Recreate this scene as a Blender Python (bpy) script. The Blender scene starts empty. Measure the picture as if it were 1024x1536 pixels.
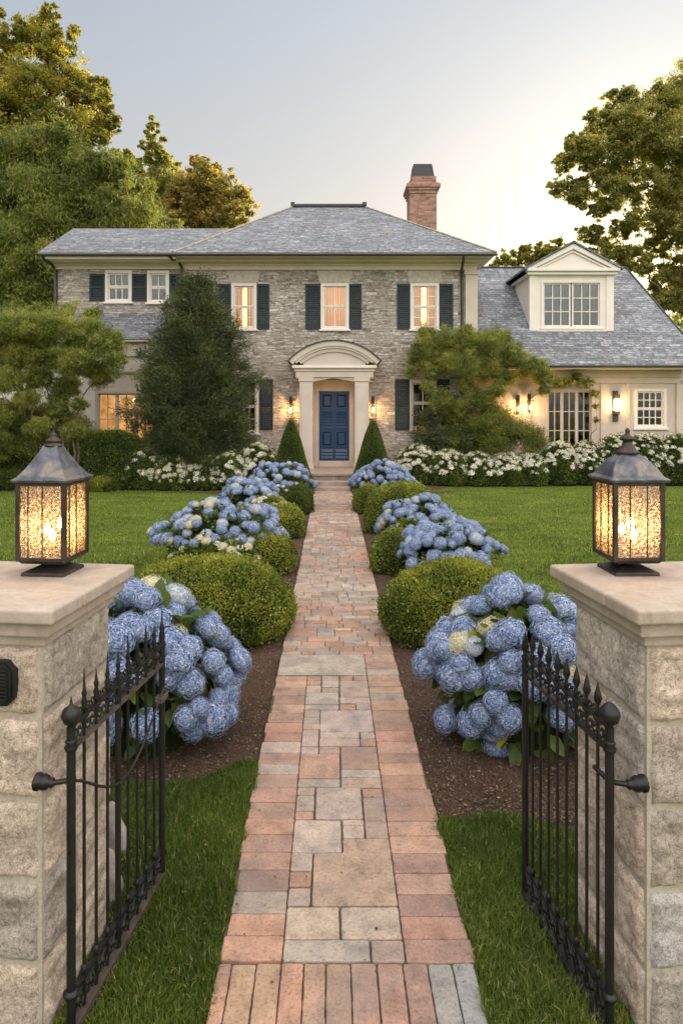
import bpy, math, random
import numpy as np
from mathutils import Vector, Matrix
PI = math.pi
R = math.radians
rs = np.random.RandomState(7)
random.seed(7)
scn = bpy.context.scene
C = scn.collection
CH = 2.2                       # eye height
F = 1024.0
VX, VY = 496.0, 615.0
def PX(px, Y): return (px - VX) / F * Y
def PZ(py, Y): return CH - (py - VY) / F * Y
def GY(py, z=0.0): return (CH - z) * F / (py - VY)
def G(px, py, z=0.0):
    Y = GY(py, z); return PX(px, Y), Y

# ------------------------------------------------------------------ materials
class NT:
    def __init__(s, name):
        m = bpy.data.materials.new(name); m.use_nodes = True
        s.m = m; s.t = m.node_tree; s.t.nodes.clear()
        s.out = s.t.nodes.new('ShaderNodeOutputMaterial')
    def n(s, kind, **kw):
        nd = s.t.nodes.new('ShaderNode' + kind)
        for k, v in kw.items():
            if k in nd.bl_rna.properties: setattr(nd, k, v)
        return nd
    def l(s, a, b): s.t.links.new(a, b)
    def val(s, sock, v):
        if isinstance(v, bpy.types.NodeSocket): s.l(v, sock)
        elif isinstance(v, (tuple, list)) and sock.type == 'RGBA' and len(v) == 3: sock.default_value = (*v, 1)
        else: sock.default_value = v
    def math(s, op, a, b=None, c=None, clamp=False):
        nd = s.t.nodes.new('ShaderNodeMath'); nd.operation = op; nd.use_clamp = clamp
        s.val(nd.inputs[0], a)
        if b is not None: s.val(nd.inputs[1], b)
        if c is not None: s.val(nd.inputs[2], c)
        return nd.outputs[0]
    def comb(s, x, y, z=0.0):
        nd = s.n('CombineXYZ'); s.val(nd.inputs[0], x); s.val(nd.inputs[1], y); s.val(nd.inputs[2], z); return nd.outputs[0]
    def sep(s, v):
        nd = s.n('SeparateXYZ'); s.l(v, nd.inputs[0]); return nd.outputs
    def noise(s, vec, scale, detail=4, rough=.55, dist=0.0):
        nd = s.n('TexNoise'); s.l(vec, nd.inputs['Vector'])
        nd.inputs['Scale'].default_value = scale; nd.inputs['Detail'].default_value = detail
        nd.inputs['Roughness'].default_value = rough; nd.inputs['Distortion'].default_value = dist
        return nd.outputs['Fac']
    def vor(s, vec, scale, feature='F1'):
        nd = s.n('TexVoronoi'); nd.feature = feature; s.l(vec, nd.inputs['Vector']); nd.inputs['Scale'].default_value = scale
        return nd
    def scale(s, vec, sc):
        nd = s.n('VectorMath'); nd.operation = 'MULTIPLY'; s.l(vec, nd.inputs[0]); nd.inputs[1].default_value = sc; return nd.outputs[0]
    def ramp(s, fac, stops, interp='LINEAR'):
        nd = s.n('ValToRGB'); s.l(fac, nd.inputs[0]); cr = nd.color_ramp; cr.interpolation = interp
        while len(cr.elements) > 1: cr.elements.remove(cr.elements[-1])
        for i, (p, c) in enumerate(stops):
            e = cr.elements[0] if i == 0 else cr.elements.new(p)
            e.position = p
            e.color = (*c, 1) if not isinstance(c, (int, float)) else (c, c, c, 1)
        return nd.outputs['Color']
    def mix(s, fac, a, b, mode='MIX'):
        nd = s.n('Mix'); nd.data_type = 'RGBA'; nd.blend_type = mode
        s.val(nd.inputs[0], fac); s.val(nd.inputs[6], a); s.val(nd.inputs[7], b)
        return nd.outputs[2]
    def obj(s): return s.n('TexCoord').outputs['Object']
    def uv(s): return s.n('TexCoord').outputs['UV']
    def attr(s, name): 
        nd = s.n('Attribute'); nd.attribute_name = name; return nd
    def bump(s, h, strength=.5, dist=.01, normal=None):
        nd = s.n('Bump'); s.l(h, nd.inputs['Height']); nd.inputs['Strength'].default_value = strength
        nd.inputs['Distance'].default_value = dist
        if normal is not None: s.l(normal, nd.inputs['Normal'])
        return nd.outputs[0]
    def principled(s, col, rough=.6, bump=None, metal=0.0, spec=.5, **kw):
        nd = s.n('BsdfPrincipled'); s.val(nd.inputs['Base Color'], col); s.val(nd.inputs['Roughness'], rough)
        nd.inputs['Metallic'].default_value = metal; nd.inputs['Specular IOR Level'].default_value = spec
        if bump is not None: s.l(bump, nd.inputs['Normal'])
        for k, v in kw.items(): s.val(nd.inputs[k.replace('_', ' ')], v)
        return nd.outputs[0]
    def done(s, sh): s.l(sh, s.out.inputs['Surface']); return s.m

def cells(t, u, v, w, h, mort, wob=.25):
    """running-bond cell pattern in metres -> random value, mortar mask (1 = stone), fraction up the row"""
    vv = t.math('DIVIDE', v, h); row = t.math('FLOOR', vv); fv = t.math('FRACT', vv)
    wn = t.n('TexWhiteNoise'); wn.noise_dimensions = '1D'; t.l(row, wn.inputs['W'])
    uu = t.math('ADD', t.math('DIVIDE', u, w), t.math('MULTIPLY', wn.outputs[0], 9.7))
    wav = t.math('MULTIPLY', t.math('SINE', t.math('ADD', t.math('MULTIPLY', uu, 2.3), t.math('MULTIPLY', row, 3.1))), wob)
    uu = t.math('ADD', uu, wav)
    col = t.math('FLOOR', uu); fu = t.math('FRACT', uu)
    w2 = t.n('TexWhiteNoise'); w2.noise_dimensions = '2D'; t.l(t.comb(col, row), w2.inputs['Vector'])
    eu = t.math('MULTIPLY', t.math('MINIMUM', fu, t.math('SUBTRACT', 1.0, fu)), w)
    ev = t.math('MULTIPLY', t.math('MINIMUM', fv, t.math('SUBTRACT', 1.0, fv)), h)
    e = t.math('MINIMUM', eu, ev)
    mask = t.math('DIVIDE', e, mort, clamp=True)
    return w2.outputs[0], mask, fv

M = {}
def simple(name, col, rough=.6, metal=0, nscale=6, namt=.15, bscale=40, bstr=.15, bdist=.004, spec=.5):
    t = NT(name); o = t.obj()
    a = t.noise(o, nscale, 5)
    c = t.mix(1.0, col, t.ramp(a, [(.3, (1 - namt,) * 3), (.7, (1 + namt,) * 3)]), 'MULTIPLY')
    b = t.noise(o, bscale, 4)
    M[name] = t.done(t.principled(c, t.math('ADD', t.math('MULTIPLY', b, .25), rough - .12), t.bump(b, bstr, bdist), metal, spec)); return M[name]

simple('lintel_stone', (.42, .39, .34), .8, nscale=9, namt=.2, bscale=40, bstr=.4)
simple('cream_trim', (.50, .445, .39), .6, nscale=2.5, namt=.08, bscale=15)
simple('cream_trim_lifted', (.66, .575, .50), .6, nscale=2.5, namt=.08, bscale=15)  # cream trim, colour lightened to offset eaves shade and green lawn bounce
simple('white_trim', (.70, .665, .62), .55, nscale=3, namt=.06)
simple('shutter_paint', (.012, .024, .031), .5, nscale=4, namt=.25, spec=.35)
simple('door_paint', (.005, .040, .125), .36, nscale=3, namt=.2, bscale=20, bstr=.05)
simple('gutter_metal', (.03, .027, .025), .45, nscale=3, namt=.3)
simple('iron', (.012, .012, .013), .45, metal=.3, nscale=14, namt=.5, bscale=90, bstr=.4, bdist=.002)
simple('iron_brown', (.06, .045, .035), .6, nscale=14, namt=.5, bscale=60, bstr=.5, bdist=.003)
simple('lantern_metal', (.045, .036, .030), .45, metal=.5, nscale=16, namt=.5, bscale=60, bstr=.3, bdist=.002)
simple('bark', (.10, .075, .055), .9, nscale=9, namt=.4, bscale=25, bstr=.9, bdist=.02)
simple('interior', (.06, .05, .04), .9)
simple('step_stone', (.30, .24, .20), .8, nscale=5, namt=.3, bscale=50, bstr=.5)
simple('wood_floor', (.28, .2, .14), .8)
simple('chimney_cap', (.02, .02, .022), .6)
simple('rock', (.30, .28, .24), .9, nscale=9, namt=.35, bscale=30, bstr=.8, bdist=.01)

def mk_roof_metal():
    t = NT('lantern_roof'); o = t.obj()
    a = t.noise(o, 14, 5, .6, .6); b = t.noise(o, 60, 4)
    c = t.ramp(a, [(.3, (.035, .035, .042)), (.5, (.10, .11, .14)), (.62, (.20, .17, .14)), (.75, (.07, .09, .14))])
    M['lantern_roof'] = t.done(t.principled(c, .42, t.bump(b, .3, .002), .55))
mk_roof_metal()

def mk_facade():
    t = NT('ledge_stone'); uv = t.uv(); s = t.sep(uv)
    w1 = t.noise(uv, 1.4, 2); w2 = t.noise(t.scale(uv, (3.0, 9.0, 1)), 1.0, 3)
    u = t.math('ADD', s[0], t.math('MULTIPLY', w2, .10))
    v = t.math('ADD', s[1], t.math('ADD', t.math('MULTIPLY', w1, .10), t.math('MULTIPLY', w2, .035)))
    r, m, fv = cells(t, u, v, .27, .105, .012, .3)
    r2, m2, _ = cells(t, u, v, .19, .0525, .009, .3)
    pick = t.math('GREATER_THAN', t.noise(t.scale(uv, (2.6, 5.5, 1)), 1.0, 1), .5)
    rr = t.mix(pick, r, r2); mm = t.mix(pick, m, m2)
    rb = t.sep(rr)[0]; mb = t.sep(mm)[0]
    c = t.ramp(rb, [(0, (.19, .175, .16)), (.15, (.31, .28, .255)), (.35, (.38, .37, .36)), (.6, (.43, .42, .41)), (.8, (.33, .33, .335)), (1, (.60, .59, .575))])
    bl = t.noise(t.scale(uv, (1, 1.7, 1)), 10, 7, .72)
    c = t.mix(.75, c, t.ramp(bl, [(.28, (.35, .31, .28)), (.5, (1, .97, .94)), (.70, (1.7, 1.72, 1.75))]), 'MULTIPLY')
    big = t.noise(uv, .5, 3)
    c = t.mix(.7, c, t.ramp(big, [(.35, (.80, .74, .66)), (.65, (1.12, 1.12, 1.10))]), 'MULTIPLY')
    c = t.mix(t.math('ADD', t.math('MULTIPLY', mb, .75), .25), (.30, .27, .235), c)
    h = t.math('ADD', t.math('MULTIPLY', mb, t.math('ADD', .5, t.math('MULTIPLY', rb, .6))), t.math('MULTIPLY', bl, .7))
    M['ledge_stone'] = t.done(t.principled(c, .85, t.bump(h, .9, .022), spec=.25))
mk_facade()

def mk_slate(name, stops, tint=(1, 1, 1)):
    t = NT(name); uv = t.uv(); s = t.sep(uv)
    w = t.noise(t.scale(uv, (2, 6, 1)), 1.5, 3)
    v = t.math('ADD', s[1], t.math('MULTIPLY', w, .03))
    r, m, fv = cells(t, s[0], v, .24, .125, .007, .3)
    c = t.ramp(r, stops)
    st = t.noise(t.scale(uv, (3.5, 13, 1)), 2.0, 7, .8)
    c = t.mix(.9, c, t.ramp(st, [(.38, (.26, .25, .24)), (.49, (.85, .85, .85)), (.60, (1.95, 2.0, 2.1))]), 'MULTIPLY')
    pt = t.noise(t.scale(uv, (1, 1.6, 1)), .9, 5, .65)
    c = t.mix(.6, c, t.ramp(pt, [(.33, (1.0, .84, .70)), (.46, (.80, .84, .90)), (.68, (1.05, 1.10, 1.18))]), 'MULTIPLY')
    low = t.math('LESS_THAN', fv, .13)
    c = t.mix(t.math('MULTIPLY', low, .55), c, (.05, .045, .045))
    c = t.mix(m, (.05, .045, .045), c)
    h = t.math('ADD', t.math('MULTIPLY', t.math('SUBTRACT', 1.0, fv), .8), t.math('ADD', t.math('MULTIPLY', r, .5), t.math('MULTIPLY', m, .5)))
    M[name] = t.done(t.principled(c, .62, t.bump(h, .8, .02), spec=.4))
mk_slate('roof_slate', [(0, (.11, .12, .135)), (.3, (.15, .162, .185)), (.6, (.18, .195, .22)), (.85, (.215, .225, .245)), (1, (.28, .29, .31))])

def mk_brick():
    t = NT('chimney_brick'); uv = t.uv(); s = t.sep(uv)
    r, m, fv = cells(t, s[0], s[1], .22, .075, .008, .0)
    c = t.ramp(r, [(0, (.20, .10, .075)), (.5, (.30, .16, .12)), (1, (.38, .23, .17))])
    n = t.noise(uv, 12, 5)
    c = t.mix(.6, c, t.ramp(n, [(.3, (.6, .6, .6)), (.7, (1.3, 1.3, 1.3))]), 'MULTIPLY')
    c = t.mix(m, (.30, .26, .22), c)
    M['chimney_brick'] = t.done(t.principled(c, .85, t.bump(t.math('ADD', m, n), .6, .01)))
mk_brick()

def mk_pillar():
    for name, cols in (('granite', ((.20, .185, .17), (.43, .40, .365), (.62, .585, .54))),):
        t = NT(name); o = t.obj()
        rn = t.attr('rnd').outputs['Fac']
        a = t.noise(o, 8, 8, .75, .6); b = t.noise(o, 55, 5, .7); f = t.noise(o, 220, 2, .6)
        c = t.ramp(a, [(.28, cols[0]), (.48, cols[1]), (.72, cols[2])])
        c = t.mix(1, c, t.ramp(rn, [(0, (.66, .65, .64)), (.3, (1.0, .90, .81)), (.65, (1.18, 1.05, .95)), (1, (.78, .85, .94))]), 'MULTIPLY')
        c = t.mix(.85, c, t.ramp(b, [(.34, (.58, .56, .54)), (.5, (1, 1, 1)), (.68, (1.3, 1.3, 1.28))]), 'MULTIPLY')
        c = t.mix(.7, c, t.ramp(f, [(.3, (.55, .55, .55)), (.5, (1, 1, 1)), (.7, (1.25, 1.25, 1.25))]), 'MULTIPLY')
        h = t.math('ADD', t.math('MULTIPLY', a, 1.5), t.math('ADD', t.math('MULTIPLY', b, .6), t.math('MULTIPLY', f, .15)))
        M[name] = t.done(t.principled(c, .85, t.bump(h, .7, .012), spec=.3))
    t = NT('mortar'); o = t.obj(); b = t.noise(o, 70, 5, .7)
    M['mortar'] = t.done(t.principled(t.ramp(b, [(.3, (.30, .27, .22)), (.7, (.46, .42, .35))]), .9, t.bump(b, .6, .004)))
    t = NT('limestone'); o = t.obj()
    a = t.noise(o, 3.5, 6, .65, .5); b = t.noise(o, 90, 4, .7)
    c = t.ramp(a, [(.3, (.29, .235, .195)), (.5, (.385, .325, .275)), (.7, (.44, .39, .34))])
    c = t.mix(.5, c, t.ramp(b, [(.3, (.8, .8, .8)), (.7, (1.15, 1.15, 1.15))]), 'MULTIPLY')
    sn = t.noise(t.scale(o, (1, 1, .25)), 22, 5, .7); c = t.mix(t.ramp(sn, [(.50, 0.0), (.72, .45)]), c, (.20, .18, .155))
    vein = t.math('ABSOLUTE', t.math('SUBTRACT', t.noise(o, 2.3, 5, .6, 1.2), .5))
    c = t.mix(t.math('MULTIPLY', t.math('LESS_THAN', vein, .0018), .5), c, (.32, .25, .2))
    M['limestone'] = t.done(t.principled(c, .7, t.bump(b, .35, .003), spec=.35))
mk_pillar()

def mk_paver():
    t = NT('paver'); o = t.obj(); a = t.attr('pc').outputs['Color']
    n1 = t.noise(o, 9, 6, .65, .3); n2 = t.noise(o, 70, 5, .7); n3 = t.noise(o, 260, 3, .7)
    c = t.mix(.95, a, t.ramp(n1, [(.25, (.55, .53, .52)), (.5, (1, 1, 1)), (.75, (1.35, 1.30, 1.25))]), 'MULTIPLY')
    c = t.mix(.6, c, t.ramp(n2, [(.34, (.42, .40, .38)), (.47, (1, 1, 1)), (.68, (1.32, 1.32, 1.32))]), 'MULTIPLY')
    c = t.mix(.4, c, t.ramp(n3, [(.35, (.5, .5, .5)), (.5, (1, 1, 1)), (.7, (1.2, 1.2, 1.2))]), 'MULTIPLY')
    ch = t.noise(o, 26, 6, .8, .6); c = t.mix(t.ramp(ch, [(.60, 0.0), (.68, .6)]), c, (.15, .12, .10)); c = t.mix(t.ramp(ch, [(.30, .45), (.38, 0.0)]), c, (.45, .40, .34))
    blot = t.noise(o, 3.1, 4, .6, .5)
    c = t.mix(t.ramp(blot, [(.50, 0.0), (.70, .5)]), c, (.17, .16, .16))
    h = t.math('ADD', t.math('MULTIPLY', n1, .8), t.math('ADD', t.math('MULTIPLY', n2, .5), t.math('MULTIPLY', n3, .15)))
    M['paver'] = t.done(t.principled(c, t.math('ADD', .5, t.math('MULTIPLY', n2, .4)), t.bump(h, .55, .006), spec=.4))
    t = NT('joint_sand'); o = t.obj(); n = t.noise(o, 150, 4)
    M['joint_sand'] = t.done(t.principled(t.ramp(n, [(.3, (.05, .04, .03)), (.7, (.15, .12, .09))]), .95, t.bump(n, .7, .004)))
    t = NT('mulch'); o = t.obj(); n = t.noise(o, 75, 6, .75); n2 = t.noise(o, 4, 4)
    c = t.ramp(n, [(.3, (.022, .014, .010)), (.5, (.075, .048, .034)), (.7, (.17, .115, .085))])
    c = t.mix(.6, c, t.ramp(n2, [(.35, (.75, .75, .75)), (.65, (1.3, 1.2, 1.1))]), 'MULTIPLY')
    M['mulch'] = t.done(t.principled(c, .95, t.bump(n, 1.0, .02), spec=.2))
    t = NT('mulch_chip'); rn = t.attr('rnd').outputs['Fac']
    M['mulch_chip'] = t.done(t.principled(t.ramp(rn, [(0, (.03, .02, .014)), (.5, (.085, .055, .04)), (.85, (.16, .11, .08)), (1, (.26, .2, .15))]), .9, spec=.2))
    t = NT('lawn'); o = t.obj()
    n = t.noise(t.scale(o, (1, .55, 1)), 60, 6, .75); n2 = t.noise(t.scale(o, (.6, 1.5, 1)), 1.3, 5, .6, .6); n3 = t.noise(o, 9, 5, .7)
    c = t.ramp(n, [(.3, (.045, .072, .012)), (.5, (.105, .155, .022)), (.7, (.19, .245, .04))])
    c = t.mix(.8, c, t.ramp(n2, [(.34, (.62, .68, .65)), (.5, (1, 1, 1)), (.66, (1.6, 1.4, 1.0))]), 'MULTIPLY')
    c = t.mix(.6, c, t.ramp(n3, [(.3, (.75, .8, .8)), (.7, (1.25, 1.2, 1.1))]), 'MULTIPLY')
    M['lawn'] = t.done(t.principled(c, .9, t.bump(t.math('ADD', n, n3), 1.0, .03), spec=.15))
mk_paver()

def leaf_mat(name, stops, trans=.45, rough=.55, tw=1.5, spec=.3):
    t = NT(name); rn = t.attr('rnd').outputs['Fac']
    c = t.ramp(rn, stops)
    n = t.noise(t.obj(), 1.1, 3)
    c = t.mix(.7, c, t.ramp(n, [(.35, (.75, .8, .85)), (.65, (1.3, 1.2, 1.05))]), 'MULTIPLY')
    p = t.principled(c, rough, spec=spec)
    tr = t.n('BsdfTranslucent'); t.l(t.mix(1.0, c, (tw * 1.05, tw, tw * .62), 'MULTIPLY'), tr.inputs[0])
    ms = t.n('MixShader'); ms.inputs[0].default_value = trans; t.l(p, ms.inputs[1]); t.l(tr.outputs[0], ms.inputs[2])
    M[name] = t.done(ms.outputs[0])
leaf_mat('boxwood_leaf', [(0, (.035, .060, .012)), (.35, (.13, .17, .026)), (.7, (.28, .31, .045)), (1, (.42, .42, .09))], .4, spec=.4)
leaf_mat('boxwood_dark', [(0, (.025, .045, .014)), (.5, (.080, .115, .025)), (1, (.18, .20, .05))])
leaf_mat('grass_blade', [(0, (.035, .068, .012)), (.5, (.105, .160, .030)), (.88, (.20, .25, .055)), (1, (.44, .40, .20))], .4)
leaf_mat('hydrangea_leaf', [(0, (.025, .055, .012)), (.6, (.065, .115, .022)), (.9, (.16, .20, .03)), (1, (.34, .32, .04))], .35, .5)
leaf_mat('willow_leaf', [(0, (.030, .050, .014)), (.5, (.115, .150, .034)), (1, (.28, .29, .07))], .4)
leaf_mat('gold_leaf', [(0, (.055, .075, .020)), (.4, (.15, .17, .036)), (.75, (.30, .28, .06)), (1, (.52, .42, .11))], .5, tw=1.6)
leaf_mat('amber_leaf', [(0, (.055, .075, .028)), (.4, (.15, .16, .05)), (.75, (.33, .27, .08)), (1, (.58, .40, .12))], .5, tw=1.8)
leaf_mat('oak_leaf', [(0, (.055, .070, .026)), (.5, (.15, .17, .055)), (1, (.36, .33, .11))], .5, tw=2.2)
leaf_mat('conifer_needle', [(0, (.022, .034, .022)), (.5, (.070, .095, .048)), (.85, (.145, .165, .075)), (1, (.22, .20, .09))], .25, .6)
leaf_mat('olive_leaf', [(0, (.035, .055, .016)), (.45, (.14, .18, .042)), (1, (.42, .43, .13))], .4)
leaf_mat('hedge_leaf', [(0, (.030, .055, .014)), (.5, (.095, .140, .028)), (1, (.21, .25, .055))], .3)
leaf_mat('blue_petal', [(0, (.12, .18, .38)), (.3, (.22, .31, .56)), (.62, (.36, .46, .69)), (.86, (.55, .63, .80)), (1, (.80, .83, .88))], .25, .6, 1.0)
leaf_mat('pale_petal', [(0, (.26, .33, .46)), (.4, (.42, .49, .62)), (1, (.76, .79, .84))], .25, .6, 1.0)
leaf_mat('cream_petal', [(0, (.42, .42, .28)), (.5, (.62, .60, .46)), (1, (.82, .80, .70))], .25, .6, 1.0)
leaf_mat('white_petal', [(0, (.55, .57, .50)), (.5, (.72, .73, .68)), (1, (.86, .86, .84))], .25, .6, 1.0)
def mk_core():
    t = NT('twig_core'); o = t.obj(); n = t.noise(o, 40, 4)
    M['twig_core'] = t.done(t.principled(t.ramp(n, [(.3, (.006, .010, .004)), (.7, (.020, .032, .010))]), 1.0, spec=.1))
    t = NT('petal_core'); o = t.obj(); n = t.noise(o, 60, 3)
    M['petal_core'] = t.done(t.principled(t.ramp(n, [(.3, (.045, .075, .19)), (.7, (.08, .125, .28))]), 1.0, spec=.1))
    t = NT('pale_core'); o = t.obj(); n = t.noise(o, 60, 3)
    M['pale_core'] = t.done(t.principled(t.ramp(n, [(.3, (.22, .27, .36)), (.7, (.34, .40, .48))]), 1.0, spec=.1))
    t = NT('cream_core'); o = t.obj(); n = t.noise(o, 60, 3)
    M['cream_core'] = t.done(t.principled(t.ramp(n, [(.3, (.20, .22, .12)), (.7, (.38, .38, .26))]), 1.0, spec=.1))
mk_core()

def emis(name, col, strength, vary=None):
    t = NT(name); e = t.n('Emission'); e.inputs[1].default_value = strength
    if vary:
        n = t.noise(t.obj(), vary, 4); t.l(t.ramp(n, [(.3, tuple(x * .35 for x in col)), (.7, col)]), e.inputs[0])
    else: e.inputs[0].default_value = (*col, 1)
    M[name] = t.done(e.outputs[0])
emis('bulb_glow', (1, .70, .36), 60)
emis('flame_glow', (1, .60, .22), 25)
emis('room_light', (1, .45, .16), 3.2, 2.6)
emis('room_light_dim', (1, .40, .12), .75, 3.2)
def mk_glass():
    t = NT('window_glass'); o = t.obj(); n = t.noise(o, 1.6, 2)
    g = t.n('BsdfGlossy'); g.inputs['Roughness'].default_value = .04; g.inputs['Color'].default_value = (.9, .95, 1, 1)
    t.l(t.bump(n, .15, .05), g.inputs['Normal'])
    tr = t.n('BsdfTransparent'); tr.inputs[0].default_value = (.78, .84, .80, 1)
    fr = t.n('Fresnel'); fr.inputs[0].default_value = 1.5
    ms = t.n('MixShader'); t.l(t.math('ADD', t.math('MULTIPLY', fr.outputs[0], 1.0), .02, clamp=True), ms.inputs[0])
    t.l(tr.outputs[0], ms.inputs[1]); t.l(g.outputs[0], ms.inputs[2])
    M['window_glass'] = t.done(ms.outputs[0])
    t = NT('seeded_glass'); o = t.obj(); v = t.vor(o, 95); n = t.noise(o, 60, 4, .7, 1.0)
    p = t.ramp(n, [(.40, .05), (.50, .30), (.58, .80)])
    tl = t.n('BsdfTranslucent'); t.l(t.ramp(t.noise(o, 120, 3, .7, .5), [(.40, (.03, .02, .012)), (.5, (.22, .15, .09)), (.62, (.85, .72, .55))]), tl.inputs[0])
    gl = t.n('BsdfGlossy'); gl.inputs['Roughness'].default_value = .15
    t.l(t.bump(t.math('ADD', v.outputs[0], n), 1.0, .004), gl.inputs['Normal'])
    tr = t.n('BsdfTransparent'); tr.inputs[0].default_value = (.92, .82, .70, 1)
    m1 = t.n('MixShader'); t.l(p, m1.inputs[0]); t.l(tr.outputs[0], m1.inputs[1]); t.l(tl.outputs[0], m1.inputs[2])
    m2 = t.n('MixShader'); m2.inputs[0].default_value = .16; t.l(m1.outputs[0], m2.inputs[1]); t.l(gl.outputs[0], m2.inputs[2])
    M['seeded_glass'] = t.done(m2.outputs[0])
    t = NT('lamp_glass')
    tl = t.n('BsdfTranslucent'); tl.inputs[0].default_value = (.95, .85, .7, 1)
    tr = t.n('BsdfTransparent'); m1 = t.n('MixShader'); m1.inputs[0].default_value = .25
    t.l(tr.outputs[0], m1.inputs[1]); t.l(tl.outputs[0], m1.inputs[2]); M['lamp_glass'] = t.done(m1.outputs[0])
    t = NT('curtain'); uv = t.obj(); s = t.sep(uv)
    w = t.math('SINE', t.math('MULTIPLY', s[0], 75));  # light and dark of the folds put into the curtain colour
    p = t.principled(t.ramp(t.math('ADD', t.math('MULTIPLY', w, .5), .5), [(0, (.05, .06, .052)), (1, (.13, .145, .125))]), .9)
    tl = t.n('BsdfTranslucent'); t.l(t.ramp(t.math('ADD', t.math('MULTIPLY', w, .5), .5), [(0, (.32, .22, .13)), (1, (.60, .45, .30))]), tl.inputs[0])
    m1 = t.n('MixShader'); m1.inputs[0].default_value = .62; t.l(p, m1.inputs[1]); t.l(tl.outputs[0], m1.inputs[2]); M['curtain'] = t.done(m1.outputs[0])
mk_glass()

# ------------------------------------------------------------------ mesh helpers
def tag(o, label=None, cat=None, group=None, kind=None):
    if label: o['label'] = label
    if cat: o['category'] = cat
    if group: o['group'] = group
    if kind: o['kind'] = kind
    return o
def thing(name, label, cat, loc=(0, 0, 0), rz=0, group=None):
    o = bpy.data.objects.new(name, None); C.objects.link(o); o.location = loc; o.rotation_euler = (0, 0, rz)
    o.empty_display_size = .1
    return tag(o, label, cat, group)
def link(name, me, parent=None, mats=()):
    o = bpy.data.objects.new(name, me); C.objects.link(o)
    if parent: o.parent = parent
    for m in mats: me.materials.append(M[m])
    return o
class MB:
    def __init__(s): s.v = []; s.f = []; s.sm = []; s.mi = []; s.cur = 0
    def add(s, vs, fs, smooth=False):
        b = len(s.v); s.v += [tuple(v) for v in vs]
        for f in fs: s.f.append([b + i for i in f]); s.sm.append(smooth); s.mi.append(s.cur)
    def box(s, x0, x1, y0, y1, z0, z1, M4=None):
        vs = [(x, y, z) for z in (z0, z1) for y in (y0, y1) for x in (x0, x1)]
        if M4: vs = [M4 @ Vector(v) for v in vs]
        s.add(vs, [(0, 2, 3, 1), (4, 5, 7, 6), (0, 1, 5, 4), (2, 6, 7, 3), (0, 4, 6, 2), (1, 3, 7, 5)])
    def tube(s, pts, rad, n=8, caps=True):
        pts = [Vector(p) for p in pts]
        if not isinstance(rad, (list, tuple)): rad = [rad] * len(pts)
        b = []; prev = None
        for i, p in enumerate(pts):
            d = (pts[min(i + 1, len(pts) - 1)] - pts[max(i - 1, 0)])
            d = d.normalized() if d.length > 1e-9 else Vector((0, 0, 1))
            up = prev if prev is not None else (Vector((0, 1, 0)) if abs(d.y) < .9 else Vector((1, 0, 0)))
            x = (up - d * up.dot(d))
            if x.length < 1e-4: x = d.orthogonal()
            x.normalize(); y = d.cross(x); prev = x
            b += [p + (x * math.cos(2 * PI * k / n) + y * math.sin(2 * PI * k / n)) * rad[i] for k in range(n)]
        fs = [(i * n + k, i * n + (k + 1) % n, (i + 1) * n + (k + 1) % n, (i + 1) * n + k) for i in range(len(pts) - 1) for k in range(n)]
        s.add(b, fs, True)
        if caps:
            s.add(b[:n], [tuple(range(n))[::-1]]); s.add(b[-n:], [tuple(range(n))])
    def lathe(s, prof, n=16, c=(0, 0, 0), smooth=True, rot=0):
        b = [(c[0] + r * math.cos(rot + 2 * PI * k / n), c[1] + r * math.sin(rot + 2 * PI * k / n), c[2] + z) for r, z in prof for k in range(n)]
        m = len(prof)
        fs = [(i * n + k, i * n + (k + 1) % n, (i + 1) * n + (k + 1) % n, (i + 1) * n + k) for i in range(m - 1) for k in range(n)]
        s.add(b, fs, smooth)
        s.add(b[:n], [tuple(range(n))[::-1]]); s.add(b[-n:], [tuple(range(n))])
    def prism(s, poly, y0, y1):
        """polygon in XZ extruded along Y"""
        n = len(poly)
        vs = [(x, y0, z) for x, z in poly] + [(x, y1, z) for x, z in poly]
        s.add(vs, [tuple(range(n)), tuple(range(2 * n - 1, n - 1, -1))] + [(i, i + n, (i + 1) % n + n, (i + 1) % n) for i in range(n)])
    def build(s, name, mat, parent=None, uv=True, bevel=0, loc=None):
        me = bpy.data.meshes.new(name); me.from_pydata(s.v, [], s.f)
        me.polygons.foreach_set('use_smooth', s.sm); me.polygons.foreach_set('material_index', s.mi); me.update()
        if uv: uvproj(me)
        o = link(name, me, parent, mat if isinstance(mat, (list, tuple)) else (mat,))
        if bevel:
            md = o.modifiers.new('bev', 'BEVEL'); md.width = bevel; md.segments = 2; md.limit_method = 'ANGLE'
        if loc: o.location = loc
        return o
def uvproj(me):
    l = me.uv_layers.new(name='UVMap'); co = [v.co for v in me.vertices]; d = l.data
    for p in me.polygons:
        n = p.normal
        if abs(n.z) > .98: a = Vector((1, 0, 0)); b = Vector((0, 1, 0))
        else:
            a = Vector((-n.y, n.x, 0)).normalized(); b = n.cross(a)
            if a.x < 0 or (abs(a.x) < 1e-6 and a.y < 0): a = -a
            if b.z < 0: b = -b
        off = 0 if abs(n.x) < .7 else 3.7
        for li in p.loop_indices:
            c = co[me.loops[li].vertex_index]; d[li].uv = (a.dot(c) + off, b.dot(c))

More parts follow.
